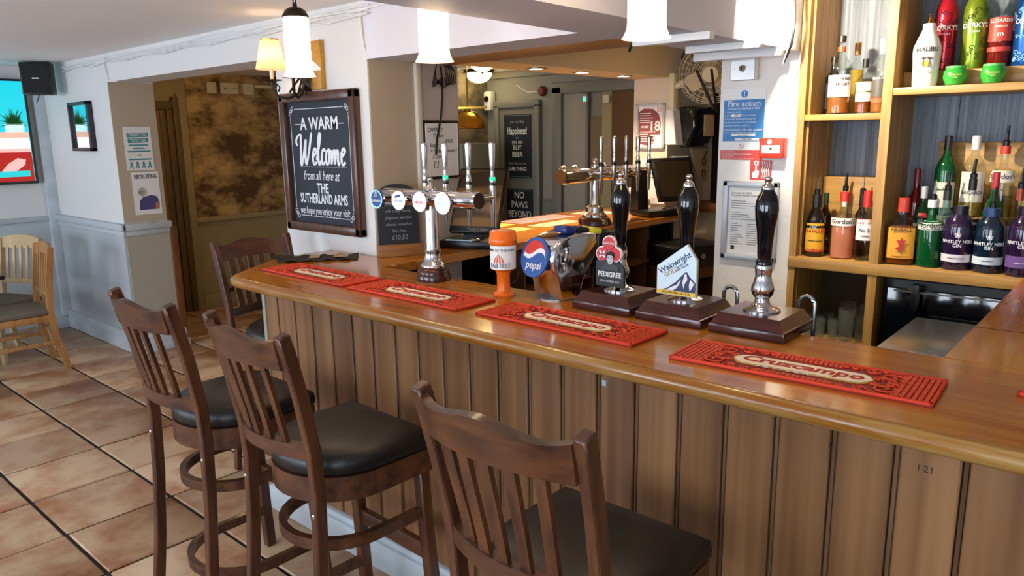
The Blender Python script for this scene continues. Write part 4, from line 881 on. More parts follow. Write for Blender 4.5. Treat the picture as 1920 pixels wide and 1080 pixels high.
script = [[(.05, 1.2), (-.1, 1.55), (.15, 1.85), (.45, 1.9), (.5, 1.3), (.55, .2), (.7, 0), (.95, .9), (1.1, 1.6), (1.1, .6), (1.25, 0), (1.55, .9), (1.75, 1.9), (1.85, 2.0)], e_,
    [(2.5, .3), (2.75, 1.2), (2.85, 1.8), (2.75, 2.0), (2.65, 1.6), (2.7, .4), (2.85, 0), (3.05, .25)], [(3.45, .85), (3.35, 1.0), (3.15, .85), (3.1, .4), (3.25, .02), (3.5, .2)],
    [(3.85, .95), (3.65, .8), (3.6, .35), (3.75, .02), (3.95, .2), (4.0, .7), (3.85, .98), (4.1, .9)], [(4.2, .95), (4.27, .5), (4.28, .05)], [(4.3, .2), (4.5, .9), (4.62, .8), (4.65, .05)], [(4.65, .2), (4.85, .9), (4.97, .8), (5.0, .3), (5.1, .02), (5.2, .2)], [(x+3.35, z) for x, z in e_]]
for st in script:
    pts = crom([(x, z) for x, z in st]); b = MB()
    P2 = [((p.x-2.9)*.076+(p.y-1)*.012, 0, (p.y-1)*.083) for p in pts]
    rd = [.0035+.006*abs((P2[min(i+1, len(P2)-1)][2]-P2[max(i-1, 0)][2]))/max(1e-6, math.hypot(P2[min(i+1, len(P2)-1)][2]-P2[max(i-1, 0)][2], P2[min(i+1, len(P2)-1)][0]-P2[max(i-1, 0)][0])) for i in range(len(P2))]
    b.tube(P2, rd, 8).rot(Matrix.Translation((.0, -.0205, .075)) @ Matrix.Diagonal((1, .08, 1, 1))).build('script_letter', CHALK, t)
MB().box(-.2, .22, -.0212, -.02, -.020, -.0175).build('chalk_rule', CHALKDIM, t, 0)
txt('from all here at', .072, CHALK, t, (-.01, -.0208, -.068), sx=.72, shear=.3)
txt('THE', .072, CHALK, t, (.0, -.0208, -.135), sx=.8, bold=.025); txt('SUTHERLAND ARMS', .074, CHALK, t, (.0, -.0208, -.192), sx=.64, bold=.02)
txt('we hope you enjoy your visit', .058, CHALK, t, (.0, -.0208, -.258), sx=.66, shear=.3)
# whiteboard, cable
t = thing('whiteboard', 'small dark framed whiteboard with scribbles beside the tap handles', 'whiteboard', (-3.004, 2.83, 1.62), 90)
MB().box(-.135, .135, -.018, -.0005, -.15, .16, .012).build('frame', IRON, t); MB().box(-.118, .118, -.020, -.018, -.135, .145, .004, 1).build('board', PAPER, t)
for s, x, z, k in (('CHERRY', -.05, .11, .03), ('Yo lot', -.03, .08, .03), ('BRB', .05, .05, .03), ('Sugar', -.06, .03, .028), ('+ Cabar', -.04, .0, .03), ('Wendy S', .06, .0, .026), ('S Dan', -.04, -.03, .028), ('[ ]', -.05, -.07, .04)): txt(s, k, INK, t, (x, -.0208, z), shear=.2)
t = thing('hanging_cable', 'tangled black cable hanging from the beam down past the whiteboard', 'cable', (-2.985, 2.82, 1.70))
MB().tube([(.02, 0, .36), (.02, .005, .30), (.025, .0, .2), (.02, -.01, .1), (.02, -.045, -.02), (.025, -.06, -.10)], .006, 7).build('strand', BLACK, t)
for k in range(6):
    w2 = .03+.012*k
    MB().tube(crom([(.02, -.03, .365), (.025, -.03-w2*.4, .30-.01*k), (.03, .0, .25+.01*k), (.03, w2, .27), (.02, w2*1.1, .34), (.02, w2*.8, .365)], 4), .003, 5).build('loop', BLACK, t)
t = thing('wall_cables', 'white cables running along the top of the beam and wall', 'cable', (0, 2.365, CZ))
for k in range(4):
    pts = [(-7.3+i*.31, -.008-.004*k, -.02-.014*k-.018*abs(math.sin(i*(.7+.3*k)+k))) for i in range(15)]
    MB().tube(pts, .004, 5).build('cable_run', WHITEPL, t)
MB().tube([(-3.02, -.006, -.02), (-3.03, -.006, -.08), (-3.02, -.006, -.20), (-3.01, .01, -.27)], .006, 6).build('cable_drop', WHITEPL, t)
MB().tube([(-6.1, -.006, -.02), (-6.14, -.006, -.08), (-6.1, -.006, -.19), (-6.0, .02, -.21)], .006, 6).build('cable_drop', WHITEPL, t)
MB().tube([(-4.0, -.01, -.05), (-3.5, -.01, -.035), (-3.0, -.01, -.04), (-2.5, -.01, -.03), (-1.78, -.01, -.045)], .005, 6).build('cable_run', WHITEPL, t)
# posters in the passage reveal (face x = -6.146, facing +X)
t = thing('fun_run_poster', 'white and teal run poster on the beige reveal, upper of two', 'poster', (-6.146, 2.545, 1.635), 90)
MB().box(-.104, .104, -.004, -.0005, -.168, .168).build('sheet', PAPER, t, 0)
for z, w2, s in ((.105, .082, 'TIBBERTON'), (.062, .078, 'TROT 10K')):
    MB().prism([(-w2, z-.018), (w2, z-.015), (w2, z+.019), (-w2, z+.016)], 'y', -.0048, -.004).build('banner', TEAL, t); txt(s, .032, CHALK, t, (0, -.005, z), sx=.85, bold=.01)
for z, w2 in ((.028, .075), (.004, .045), (-.020, .088), (-.082, .088)): MB().box(-w2, w2, -.0046, -.004, z-.006, z+.005).build('bar', TEAL, t, 0)
txt('FRI', .02, INK, t, (0, -.0046, -.052))
for k in range(4):
    x = -.07+k*.047
    MB().disc((x, -.0048, -.105), .007, 'y', .001, 10).build('runner_head', TEAL, t)
    MB().prism([(x-.010, -.112), (x+.012, -.112), (x+.008, -.130), (x+.016, -.155), (x+.008, -.156), (x, -.135), (x-.014, -.154), (x-.020, -.148), (x-.006, -.130)], 'y', -.0048, -.004).build('runner_body', TEAL, t)
t = thing('recruiting_poster', 'white recruiting poster with a purple shirted player, lower of two', 'poster', (-6.146, 2.57, 1.285), 90)
MB().box(-.104, .104, -.004, -.0005, -.168, .168).build('sheet', PAPER, t, 0)
txt('RECRUITING', .044, M('poster_brown', '#4a3a38', .6), t, (0, -.0046, .13), sx=.70, bold=.02)
MB().prism([(-.07, -.13), (-.065, -.06), (-.035, -.03), (.03, -.015), (.075, -.03), (.09, -.08), (.085, -.13)], 'y', -.0048, -.004).build('purple_shirt', M('poster_purple', '#4f4a7c', .6), t)
MB().prism([(-.065+.03+.034*math.cos(k*PI/6), .012+.036*math.sin(k*PI/6)) for k in range(12)], 'y', -.005, -.004).build('helmet', M('poster_helmet', '#b5aea6', .6), t)
for z in (.0, .012): MB().box(-.066, -.03, -.0056, -.005, z-.002, z+.002).build('face_bar', INK, t, 0)
MB().prism([(.055, -.13), (.060, -.08), (.078, -.07), (.085, -.10), (.085, -.13)], 'y', -.0054, -.0048).build('orange_sleeve', M('poster_orange', '#b9714a', .6), t)

# ------------------------------------------------------------------ left corner: television, speaker, mirror
t = thing('television', 'wall mounted television showing a teal studio picture', 'television', (XL+.005, 1.55, 1.785), 90)
MB().box(-.68, .68, -.07, -.03, -.445, .445, .008).build('casing', GBLACK, t)
sc = MB().box(-.655, .655, -.073, -.07, -.42, .425).build('screen', M('tv_teal', '#1fb8c6', .3, emit=.55), t, 0)
def tvp(nm, poly, col, d=0, st=.5): MB().prism(poly, 'y', -.0745-d*.001, -.0735-d*.001).build(nm, M('tv_'+nm, col, .3, emit=st), sc)
tvp('counter', [(-.65, .0), (.65, .0), (.65, -.05), (-.65, -.05)], '#d8a890')
tvp('white_shelf', [(-.65, -.05), (.65, -.05), (.65, -.14), (-.65, -.14)], '#f0eee8')
tvp('pink_edge', [(-.65, -.14), (.65, -.14), (.65, -.17), (-.65, -.17)], '#d9a9a0')
tvp('red_front', [(-.65, -.17), (.65, -.17), (.65, -.42), (-.65, -.42)], '#9c1c14')
tvp('planter', [(.48, .0), (.62, .0), (.625, .07), (.475, .07)], '#bfe6e2', 1)
for k in range(26):
    a_ = R(-20+k*8.8); l_ = random.uniform(.06, .13)
    tvp('plant_leaf', [(.55-.012*math.sin(a_), .075+.012*math.cos(a_)), (.55+l_*math.cos(a_), .085+l_*math.sin(a_)), (.55+.012*math.sin(a_), .075-.012*math.cos(a_))], '#23562a', 1, .3)
tvp('hand', [(.40, -.34), (.46, -.27), (.54, -.22), (.60, -.235), (.59, -.28), (.52, -.33), (.46, -.37)], '#e0a9a0', 1)
tvp('caption', [(.2, -.33), (.62, -.33), (.62, -.38), (.2, -.38)], '#22b9bb', 2)
txt('LIVE', .05, CHALK, sc, (.12, -.0775, -.355))
MB().box(-.2, .2, -.03, -.0005, -.2, .2).build('wall_mount', BLACK, t, 0)
t = thing('wall_speaker', 'black box loudspeaker in the corner above the television', 'speaker', (-7.06, 2.19, 2.075), 58)
MB().box(-.11, .11, -.07, .06, 0, .255, .008).build('cabinet', BLACK, t); MB().box(-.10, .10, -.074, -.07, .01, .245, .002, 1).build('grille', M('speaker_grille', '#121214', .8, bump=.3, bscale=300), t); MB().box(-.025, .025, -.0755, -.074, .125, .133).build('name_badge', STEEL, t, 0)
MB().tube([(0, .05, .05), (-.03, .08, -.0), (-.06, .09, -.06)], .004, 5).build('lead', BLACK, t); MB().box(-.03, .03, .06, .10, .1, .16).build('bracket', BLACK, t, 0)
t = thing('framed_mirror', 'small dark framed mirror picture on the pier left of the posters', 'mirror', (-6.71, 2.37, 1.815), 0)
for a in ((-.215, .215, -.195, -.17), (-.215, .215, .17, .195), (-.215, -.19, -.195, .195), (.17, .215, -.195, .195)): MB().box(a[0], a[1], -.04, -.0005, a[2], a[3], .004).build('frame_bar', M('dark_frame', '#2c2733', .4), t)
MB().box(-.195, .18, -.02, -.0005, -.175, .175).build('glass', M('mirror_glass', '#dfe4e8', .03, 1), t, 0)
# passage fittings
for k, (y, wd, nm, lab) in enumerate(((3.78, .10, 'socket_plate', 'white blank plate high on the passage wall'), (3.97, .19, 'socket_plate', 'white double socket high on the passage wall'), (4.18, .12, 'socket_plate', 'white junction box high on the passage wall'))):
    o = thing(nm, lab, 'socket', (-7.292, y, 2.20), 90, 'electrical plates in the passage'); MB().box(-wd/2, wd/2, -.03, -.0005, -.055, .055, .006).build('plate', CREAMPL, o)
    if k == 1:
        for x in (-.05, .05):
            for q in (-.012, .012): MB().box(x+q-.003, x+q+.003, -.032, -.03, -.01, .006).build('slot', INK, o, 0)
t = thing('passage_conduit', 'cream conduit trunking along the top of the wallpaper', 'trunking', (-7.292, 4.6, 2.23), 90); MB().box(-.35, .35, -.025, -.0005, -.015, .015, .004).build('cover', CREAMPL, t)
t = thing('pipe_valve', 'dark pipe valve with a white cap low on the passage wall', 'valve', (-7.27, 3.86, .14), 90)
MB().tube([(-.15, -.03, .0), (-.05, -.03, .03), (.05, -.03, .03), (.05, -.03, .25)], .02, 8).build('pipe', IRON, t); MB().lathe([(.03, .24), (.034, .26), (.034, .33), (.02, .34)], 14, (.05, -.03, 0)).build('cap', WHITEPL, t)

t = thing('passage_lamp', 'small lit ceiling lamp inside the dim passage', 'ceiling light', (-6.35, 3.25, CZ)); MB().lathe([(.10, -.0005), (.10, -.02), (.09, -.03)], 24).build('rim', IRON, t); MB().lathe([(.088, -.028), (.07, -.055), (.03, -.07), (.002, -.072)], 24).build('glass_dome', M('passage_glow', '#ffd89a', .3, emit=22, emitcol='#ffcf86'), t)
# ------------------------------------------------------------------ far room things
def far_board(lab, x0, x1, z0, z1, lines):
    o = thing('door_chalkboard', lab, 'chalkboard', ((x0+x1)/2, 5.97, (z0+z1)/2), 0, 'chalkboards on the far door'); w, h = (x1-x0)/2, (z1-z0)/2
    MB().box(-w, w, -.012, -.0005, -h, h, .003, 1).build('slate', SLATE, o)
    for s, sz, z, sx, sh in lines: txt(s, sz, CHALK if sz > .04 else CHALKDIM, o, (0, -.0128, z), sx=sx, shear=sh, bold=.008)
    for a in ((-w+.01, w-.01, h-.014, h-.011), (-w+.01, w-.01, -h+.011, -h+.014)): MB().box(a[0], a[1], -.0132, -.012, a[2], a[3]).build('border_line', CHALKDIM, o, 0)
far_board('tall black chalkboard with white lettering, upper on the far door', -5.335, -4.97, 1.255, 1.905, (("you can't buy", .04, .25, .9, .2), ('Happiness!', .10, .155, .62, 0), ('but', .032, .085, .9, 0), ('you can', .052, .045, .9, 0), ('BUY', .07, -.015, .9, 0), ('BEER', .075, -.085, .9, 0), ("that's kind of the", .04, -.175, .9, 0), ('SAME THING!', .055, -.235, .75, 0)))
far_board('black chalkboard about paws, lower on the far door', -5.31, -4.955, .80, 1.145, (('NO', .10, .10, .9, 0), ('PAWS', .10, .0, .85, 0), ('BEYOND', .10, -.10, .80, 0)))
DOME = M('lit_dome_glass', '#fff0c8', .3, emit=8, emitcol='#ffe2a0')
for k, (x, y, r) in enumerate(((-4.40, 4.66, .115), (-5.36, 5.62, .13))):
    t = thing('ceiling_dome_light', ('nearer' if k == 0 else 'farther')+' lit glass dome ceiling light of the far room', 'ceiling light', (x, y, CZ), 0, 'dome lights in the far room')
    MB().lathe([(r*1.15, -.0005), (r*1.2, -.025), (r*1.05, -.035)], 28).build('metal_rim', IRON, t); MB().lathe([(r*1.02, -.033), (r*.95, -.065), (r*.7, -.10), (r*.35, -.122), (.004, -.128)], 28).build('glass_dome', DOME, t); MB().sphere((0, 0, -.132), .012, 10).build('knob', IRON, t)
t = thing('brass_pendant', 'brass dome pendant lamp in the far room', 'pendant lamp', (-4.43, 4.5, 1.755), 0)
MB().lathe([(.15, 0), (.155, .004), (.152, .03), (.13, .085), (.085, .125), (.03, .142), (.02, .16), (.012, .17)], 32, cap=False).build('brass_shade', BRASS, t); MB().tube([(0, 0, .16), (0, 0, CZ-1.755)], .006, 6).build('stem', BRASS, t)
MB().box(-.16, .16, -.02, .02, .158, .175).rot(Matrix.Rotation(R(30), 4, 'Z')).build('cross_bar', BRASS, t); MB().sphere((0, 0, .05), .035, 12).build('bulb', M('brass_bulb', '#fff1cf', .3, emit=6), t)
t = thing('security_camera', 'small white security camera on the far wall corner', 'camera', (-5.52, 5.99, 2.05), 0)
MB().box(-.05, .05, -.09, -.0005, -.10, .10, .02).build('housing', WHITEPL, t); MB().lathe([(.03, -.10), (.03, -.088)], 18, (0, 0, .02), 'y').build('lens', GBLACK, t)
t = thing('alarm_sounder', 'red alarm sounder on the far wall', 'alarm', (-4.83, 6.0, 2.12), 0); MB().lathe([(.05, -.0005), (.05, -.03), (.035, -.055)], 18, axis='y').build('sounder', M('dull_red', '#6d2a1a', .5), t); MB().tube([(-.35, -.01, .08), (-.2, -.01, .0), (-.05, -.01, .0)], .006, 5).build('cable', WHITEPL, t); MB().box(.1, .18, -.02, -.0005, -.05, .05).build('junction_box', FARW, t, 0)
t = thing('smoke_detector', 'smoke detector with a green light on the far ceiling', 'detector', (-4.25, 5.0, CZ), 0); MB().lathe([(.05, -.0005), (.05, -.02), (.03, -.035)], 20).build('body', WHITEPL, t); MB().sphere((.0, -.04, -.03), .012, 8).build('green_light', M('green_led', '#20d890', .4, emit=3), t)
t = thing('door_sensor', 'small green door light above the far doorway', 'sensor', (-4.27, 5.95, 2.02), 0); MB().box(-.02, .02, -.03, .0, -.03, .03, .004).build('case', WHITEPL, t); MB().sphere((0, -.032, 0), .014, 8).build('green_light', M('green_led', '#20d890', .4, emit=3), t)
t = thing('door_contact', 'cream door contact box at the top of the far doorway', 'sensor', (-4.03, 5.94, 2.01), 0); MB().box(-.035, .035, -.02, .01, -.035, .035, .004).build('case', CREAMPL, t)
t = thing('grey_cabinet', 'plain grey cabinet under the brass lamp in the far room', 'cabinet', (-5.3, 5.3, 0), 0); MB().box(-.28, .2, -.2, .2, 0, 1.62, .006).build('body', M('cabinet_grey', '#7c8078', .6), t)
for x in (-.04,): MB().box(x-.2, x+.2, -.212, -.2, .1, 1.58, .004).build('cabinet_door', M('cabinet_grey', '#7c8078', .6), t)

# ------------------------------------------------------------------ bottle shelves
SX0, SX1, SYF, SYB = -1.365, 1.2, 3.60, 3.98
su = thing('bottle_shelf_unit', 'golden wooden bottle shelving with blue grey back panel behind the bar', 'shelving', (0, 0, 0))
for x0, x1, y0, y1 in ((SX0, SX0+.035, SYF, SYB), (SX0+.036, SX0+.040, SYF+.035, SYB)): MB().box(x0, x1, y0, y1, 0, CZ, .002, 1).build('side_board', SHELFV, su)
for k in range(4): MB().box(SX0+.036, SX0+.046, SYF+.04+k*.088, SYF+.122+k*.088, 1.10, CZ, .002, 1).build('lining_board', SHELFV, su)
DX = -.975
MB().box(DX-.02, DX+.022, SYF-.004, SYB, 0, CZ, .002, 1).build('divider', SHELFV, su)
nb = 9
for k in range(nb):
    a = SX0+.04+(SX1-SX0-.04)*k/nb; b_ = SX0+.04+(SX1-SX0-.04)*(k+1)/nb
    MB().box(a+.001, b_-.001, SYB-.01, SYB, 1.10, CZ, .001, 1).build('back_board', BACKP, su)
MB().box(SX0+.035, SX1, SYB-.005, SYB+.01, 0, 1.10).build('lower_back', M('lower_back_wood', '#4a3823', .7), su, 0)
MB().box(SX0, SX1, SYF-.01, SYB-.01, 1.045, 1.097, .004).build('bottom_shelf', SHELFW, su)
MB().box(SX0+.036, DX-.02, SYF, SYB-.01, 1.742, 1.770, .003).build('upper_shelf', SHELFW, su)
MB().box(DX+.022, SX1, SYF, SYB-.01, 1.842, 1.874, .003).build('upper_shelf', SHELFW, su)
MB().box(DX+.022, SX1, 3.745, SYB-.01, 1.874, 1.945, .003).build('step', SHELFW, su)
MB().box(SX0+.047, DX-.02, 3.88, SYB-.01, 1.097, 1.47, .003).build('riser', SHELFW, su)
MB().box(DX+.15, SX1, 3.82, SYB-.01, 1.097, 1.31, .003).build('step', SHELFW, su)
MB().box(DX+.15, SX1, 3.935, SYB-.01, 1.31, 1.635, .003).build('riser', SHELFW, su)
MB().box(SX0+.035, DX-.02, SYF+.02, SYB-.01, .66, .69, .003).build('glass_shelf', SHELFW, su)
# fridge and stainless top
t = thing('bottle_fridge', 'black bottle fridge under the bottle shelf', 'fridge', (-.45, 3.75, 0))
MB().box(-.485, .5, -.08, .2, .02, 1.03, .006).build('cabinet', BLACK, t); MB().box(-.47, .5, -.10, -.08, .08, .99, .004).build('glass_door', M('fridge_glass', '#05070c', .06, coat=.6), t); MB().box(-.44, .5, -.106, -.10, .975, .982).build('top_rail', STEEL, t, 0)
MB().box(-.36, -.33, -.14, -.11, .90, 1.02, .004).rot(Matrix.Identity(4)).build('handle', BLACK, t)
t = thing('steel_worktop_unit', 'stainless steel topped glasswasher beside the right counter', 'glasswasher', (-.57, 3.20, 0))
MB().box(-.18, .15, -.2, .35, .02, .86, .004).build('cabinet', M('dark_steel', '#3a4046', .35, .6), t); MB().box(-.20, .155, -.22, .37, .86, .885, .004).build('steel_top', STEEL, t)
for i, (x, y) in enumerate(((-1.27, 3.66), (-1.21, 3.66), (-1.15, 3.66), (-1.235, 3.74), (-1.175, 3.74), (-1.09, 3.66), (-1.04, 3.74), (-1.293, 3.74), (-1.13, 3.80), (-1.045, 3.84), (-1.22, 3.82))):
    big = i in (5, 6, 8, 9); h, r = (.17, .040) if big else (.10, .026)
    t = thing('drinking_glass', ('tall' if big else 'small')+' clear drinking glass on the low shelf left of the fridge', 'glass', (x, y, .69), 0, ('tall' if big else 'small')+' glasses on the low shelf')
    MB().lathe([(r*.72, .001), (r*.75, .008), (r*.88, h*.5), (r, h), (r*.95, h), (r*.82, h*.5), (r*.68, .012), (.002, .012)], 18, cap=False).build('glass_body', glass('tumbler_glass', '#eef2ee', body=.04), t)

# ------------------------------------------------------------------ bottles
def P3(*pts): return list(pts)
def prof(kind, r, h):
    if kind == 'round': p = [(.9, 0), (1, .015), (1, .56), (.96, .60), (.72, .68), (.42, .75), (.34, .79), (.32, .97), (.35, .975), (.35, 1)]
    elif kind == 'slim': p = [(.9, 0), (1, .015), (1, .62), (.9, .67), (.55, .73), (.42, .77), (.40, 1)]
    elif kind == 'shoulder': p = [(.92, 0), (1, .015), (1, .60), (.97, .64), (.80, .67), (.40, .70), (.33, .73), (.33, .86), (.37, .865), (.37, 1)]
    elif kind == 'kahlua': p = [(.9, 0), (1, .02), (1, .35), (.98, .48), (.80, .62), (.52, .74), (.38, .82), (.38, 1)]
    elif kind == 'flask': p = [(.9, 0), (1, .015), (1, .50), (.97, .58), (.72, .66), (.36, .72), (.32, .76), (.32, 1)]
    elif kind == 'malibu': p = [(.85, 0), (.88, .05), (.92, .3), (1, .55), (.97, .64), (.70, .78), (.46, .90), (.40, .97), (.38, 1)]
    elif kind == 'smooth': p = [(.95, 0), (1, .02), (1, .66), (.94, .74), (.72, .82), (.48, .88), (.42, .92), (.42, 1)]
    elif kind == 'jar': p = [(.55, 0), (.75, .06), (.97, .35), (1, .5), (.94, .72), (.78, .9), (.74, 1)]
    return [(a*r, b*h) for a, b in p]
def bottle(label, kind, x, y, z, r, h, gl, liquid=None, lev=.55, cap=('#20201f', .86), labels=(), texts=(), pour=None, flat=1, opaque=False, grp='bottles on the lower shelf', name='liquor_bottle', extra=None):
    t = thing(name, label, 'bottle', (x, y, z+.0005), math.degrees(math.atan2(-x, y)), grp)
    pf = prof(kind, r, h); capz = cap[1]*h
    body = [q for q in pf if q[1] <= capz+1e-6]
    nr = next((q[0] for q in pf if q[1] >= capz), pf[-1][0]); body.append((nr, capz))
    def fl(b):
        if flat != 1: b.rot(Matrix.Diagonal((1, flat, 1, 1)))
        return b
    g = fl(MB().lathe(body, 24)).build('bottle_glass', gl, t)
    if liquid:
        lp = [(q[0]*.93, max(q[1], .006)) for q in pf if q[1] < lev*h]
        rl = lp[-1][0]; nx = next((q for q in pf if q[1] >= lev*h), pf[-1]); pv = [q for q in pf if q[1] < lev*h][-1]
        f_ = (lev*h-pv[1])/max(1e-6, nx[1]-pv[1]); lp.append(((pv[0]+(nx[0]-pv[0])*f_)*.93, lev*h))
        fl(MB().lathe(lp, 20)).build('liquor', liquid, t)
    if cap[0]: fl(MB().lathe([(nr*1.12, capz-.004), (nr*1.12, h*.995), (nr*.9, h)], 18)).build('cap', M('cap_'+cap[0][1:], cap[0], .35), t)
    if pour:
        pc = {'black': BLACK, 'steel': CHROME}[pour]
        MB().lathe([(.013, h-.002), (.014, h+.02), (.008, h+.026)], 14).build('pourer_stopper', BLACK, t)
        MB().tube([(0, 0, h+.02), (0, .0, h+.05), (.003, -.004, h+.085)], [.008, .007, .005] if pour == 'black' else [.005, .0045, .003], 8).build('pourer_spout', pc, t)
    for z0, z1, col, arc in labels:
        b = MB(); n = 14; rr = max(q[0] for q in pf if z0*h-.02 <= q[1] <= z1*h+.02) if any(z0*h-.02 <= q[1] <= z1*h+.02 for q in pf) else r
        def rad(zz):
            for (ra, za), (rb, zb) in zip(pf, pf[1:]):
                if za <= zz <= zb: return ra+(rb-ra)*(zz-za)/max(1e-6, zb-za)
            return r
        rows = []
        for j in range(5):
            zz = (z0+(z1-z0)*j/4)*h; r_ = rad(zz)+.0007
            rows.append([b.bm.verts.new((math.sin(a)*r_, -math.cos(a)*r_, zz)) for a in [R(arc)*(-1+2*k/n) for k in range(n+1)]])
        for p, q in zip(rows, rows[1:]):
            for k in range(n): b.bm.faces.new((p[k], p[k+1], q[k+1], q[k]))
        fl(b).build('paper_label', M('label_'+col[1:], col, .5), t)
    for s, sz, zz, col in texts:
        mt = M('print_'+col[1:], col, .5)
        if flat == 1: txt(s, sz, mt, t, (0, 0, zz*h), cyl=r+.0012, bold=.012)
        else: txt(s, sz, mt, t, (0, -r*flat*1.0-.003, zz*h), bold=.012)
    return t
gBrown = glass('brown_glass', '#3a1f0c', body=.5); gGreen = glass('green_glass', '#17763f', body=.35); gDkGreen = glass('dark_green_glass', '#0d3a22', body=.5)
gBlack = M('black_glass', '#0a0807', .08, coat=.5); gPurple = M('purple_glass', '#241436', .1, coat=.5); gBlueGreen = M('dark_teal_glass', '#0c2030', .1, coat=.5)
gBlue = glass('pale_blue_glass', '#bcdde0', body=.1)
def LQ(n, c): return glass('liquor_'+n, c, gloss=.3, body=.38)
Lpink, Lamber, Lred, Lyellow, Lwhisky, Ldark = glass('liquor_pink', '#ffb088', gloss=.3, body=.5), LQ('amber', '#b05a16'), LQ('red', '#a82016'), LQ('yellow', '#e6c355'), LQ('whisky', '#cc7f30'), LQ('dark', '#3a150a')
Lclear = glass('liquor_clear', '#eef2ee', gloss=.3)
Z0, Z1, Z2, ZS = 1.097, 1.77, 1.874, 1.31
G = '#e9e4d6'
bottle('dark coffee liqueur bottle with yellow label at the left end', 'kahlua', -1.272, 3.68, Z0, .047, .30, gBlack, None, cap=('#15110d', .80), labels=((.10, .54, '#d8a21f', 62), (.08, .13, '#b5331d', 60)), texts=(('KAHLUA', .024, .42, '#b32a16'), ('COFFEE LIQUEUR', .0085, .26, '#4a2a10')), pour='steel')
bottle('slim dark red bottle with black cap behind the coffee liqueur', 'slim', -1.264, 3.785, Z0, .028, .30, gBrown, Ldark, .6, cap=('#1d3a26', .84), labels=((.18, .32, '#22201f', 60),), texts=(('BOLS', .016, .25, '#e6e6e6'),))
bottle('clear bottle with cream neck and black pourer behind the pink gin', 'round', -1.19, 3.83, Z0, .032, .31, GLASSC, Lclear, .5, cap=('#e6dccb', .76), labels=((.90, .95, '#c4471d', 179),), pour='black')
bottle('pink gin bottle with white label beside the coffee liqueur', 'shoulder', -1.147, 3.69, Z0, .053, .315, GLASSC, Lpink, .5, cap=('#b3301f', .87), labels=((.50, .62, G, 80),), texts=(("Gordon's", .030, .565, '#22262b'),))
bottle('black bottle with steel pourer between pink gin and red capped vodka', 'slim', -1.106, 3.82, Z0, .030, .30, gBlack, None, cap=('#14100e', .8), labels=((.12, .45, '#4a2a16', 60),), texts=(('TIA', .018, .3, '#c9a265'),), pour='steel')
bottle('red capped clear vodka bottle with white shield label next to the divider', 'slim', -1.042, 3.68, Z0, .042, .325, GLASSC, Lclear, .5, cap=('#bb2a20', .78), labels=((.30, .60, '#e4e4e4', 70), (.53, .61, '#b3201c', 72)), texts=(('SMIRNOFF', .017, .57, '#f2f2f2'), ('No 21', .022, .44, '#2a2a30'), ('VODKA', .011, .36, '#2a2a30')))
o = bottle('flat amber whisky flask with yellow label right of the divider', 'flask', -.884, 3.665, Z0, .065, .30, GLASSC, Lamber, .58, cap=('#b3341a', .80), flat=.55, labels=((.10, .56, '#e2a02c', 56),), texts=(('FIREBALL', .021, .53, '#1c1410'), ('CINNAMON WHISKY', .0075, .10+.03, '#3a1a0a')))
MB().prism([(-.022, .075), (-.006, .085), (-.012, .105), (-.020, .115), (-.004, .112), (.004, .128), (.008, .112), (.022, .114), (.010, .098), (.016, .080), (.006, .070), (.0, .056), (-.006, .068)], 'y', -.0425, -.0405).build('red_emblem', M('emblem_red', '#b2271a', .5), o)
bottle('dark green gin bottle with silver cap and red seal behind the amber flask', 'round', -.832, 3.777, Z0, .039, .345, gDkGreen, None, cap=('#b9bcc0', .86), labels=((.28, .52, '#c9c8ba', 60), (.60, .66, '#a32323', 30)), texts=(('Tanqueray', .015, .4, '#333333'),))
bottle('deep red liqueur bottle behind the green gin bottles', 'slim', -.885, 3.86, Z0, .031, .42, glass('red_glass', '#a01a1a', body=.4), None, cap=('#7d1620', .84), labels=((.2, .3, '#d8b48a', 50),))
bottle('green gin bottle with white label, front row left of the purple bottle', 'shoulder', -.772, 3.68, Z0, .048, .295, gGreen, None, cap=('#e4e4df', .90), labels=((.56, .69, G, 80),), texts=(("Gordon's", .030, .625, '#22262b'), ('SPECIAL DRY LONDON GIN', .0065, .575, '#22262b')), pour='steel')
bottle('tall green single malt bottle with black cap, back row leftmost', 'round', -.775, 3.876, ZS, .044, .355, gGreen, None, cap=('#14150f', .83), labels=((.10, .42, '#ddd5bf', 65),), texts=(('Glenfiddich', .017, .33, '#2a2a2a'),))
bottle('pale blue gin bottle with black pourer behind the green gin', 'slim', -.738, 3.777, Z0, .037, .33, gBlue, Lclear, .6, cap=('#2a2d30', .88), labels=((.22, .55, '#cfdcd8', 60),), pour='black')
bottle('purple gin bottle with white lettering, left of two in the front row', 'smooth', -.664, 3.68, Z0, .056, .275, gPurple, None, cap=('#1b1020', .88), labels=((.13, .25, '#dcd8e2', 85),), texts=(('WHITLEY NEILL\nGIN', .0195, .42, '#e8e4ee'), ('RHUBARB & GINGER', .007, .19, '#3a2a50'), ('❀', .03, .56, '#e8e4ee')))
bottle('clear white rum bottle with white cap in the back row', 'round', -.665, 3.876, ZS, .050, .355, GLASSC, Lyellow, .45, cap=('#e4ddd2', .84), labels=((.18, .56, '#e3dccb', 62),), texts=(('BACARDI', .021, .30, '#22242a'),), extra=None)
bottle('square shouldered whiskey bottle with black label and black pourer', 'shoulder', -.645, 3.777, Z0, .039, .385, GLASSC, Lwhisky, .3, cap=('#14120f', .88), labels=((.20, .55, '#161412', 70),), texts=(('JACK DANIEL\'S', .014, .50, '#e8e4da'), ('No 7', .026, .39, '#e8e4da'), ('TENNESSEE', .010, .28, '#e8e4da')), pour='black')
bottle('green Irish whiskey bottle with red cap and cream label', 'round', -.560, 3.777, Z0, .039, .415, gGreen, None, cap=('#a82630', .84), labels=((.22, .52, '#ddd2b0', 65),), texts=(('JAMESON', .017, .47, '#2f3a26'),))
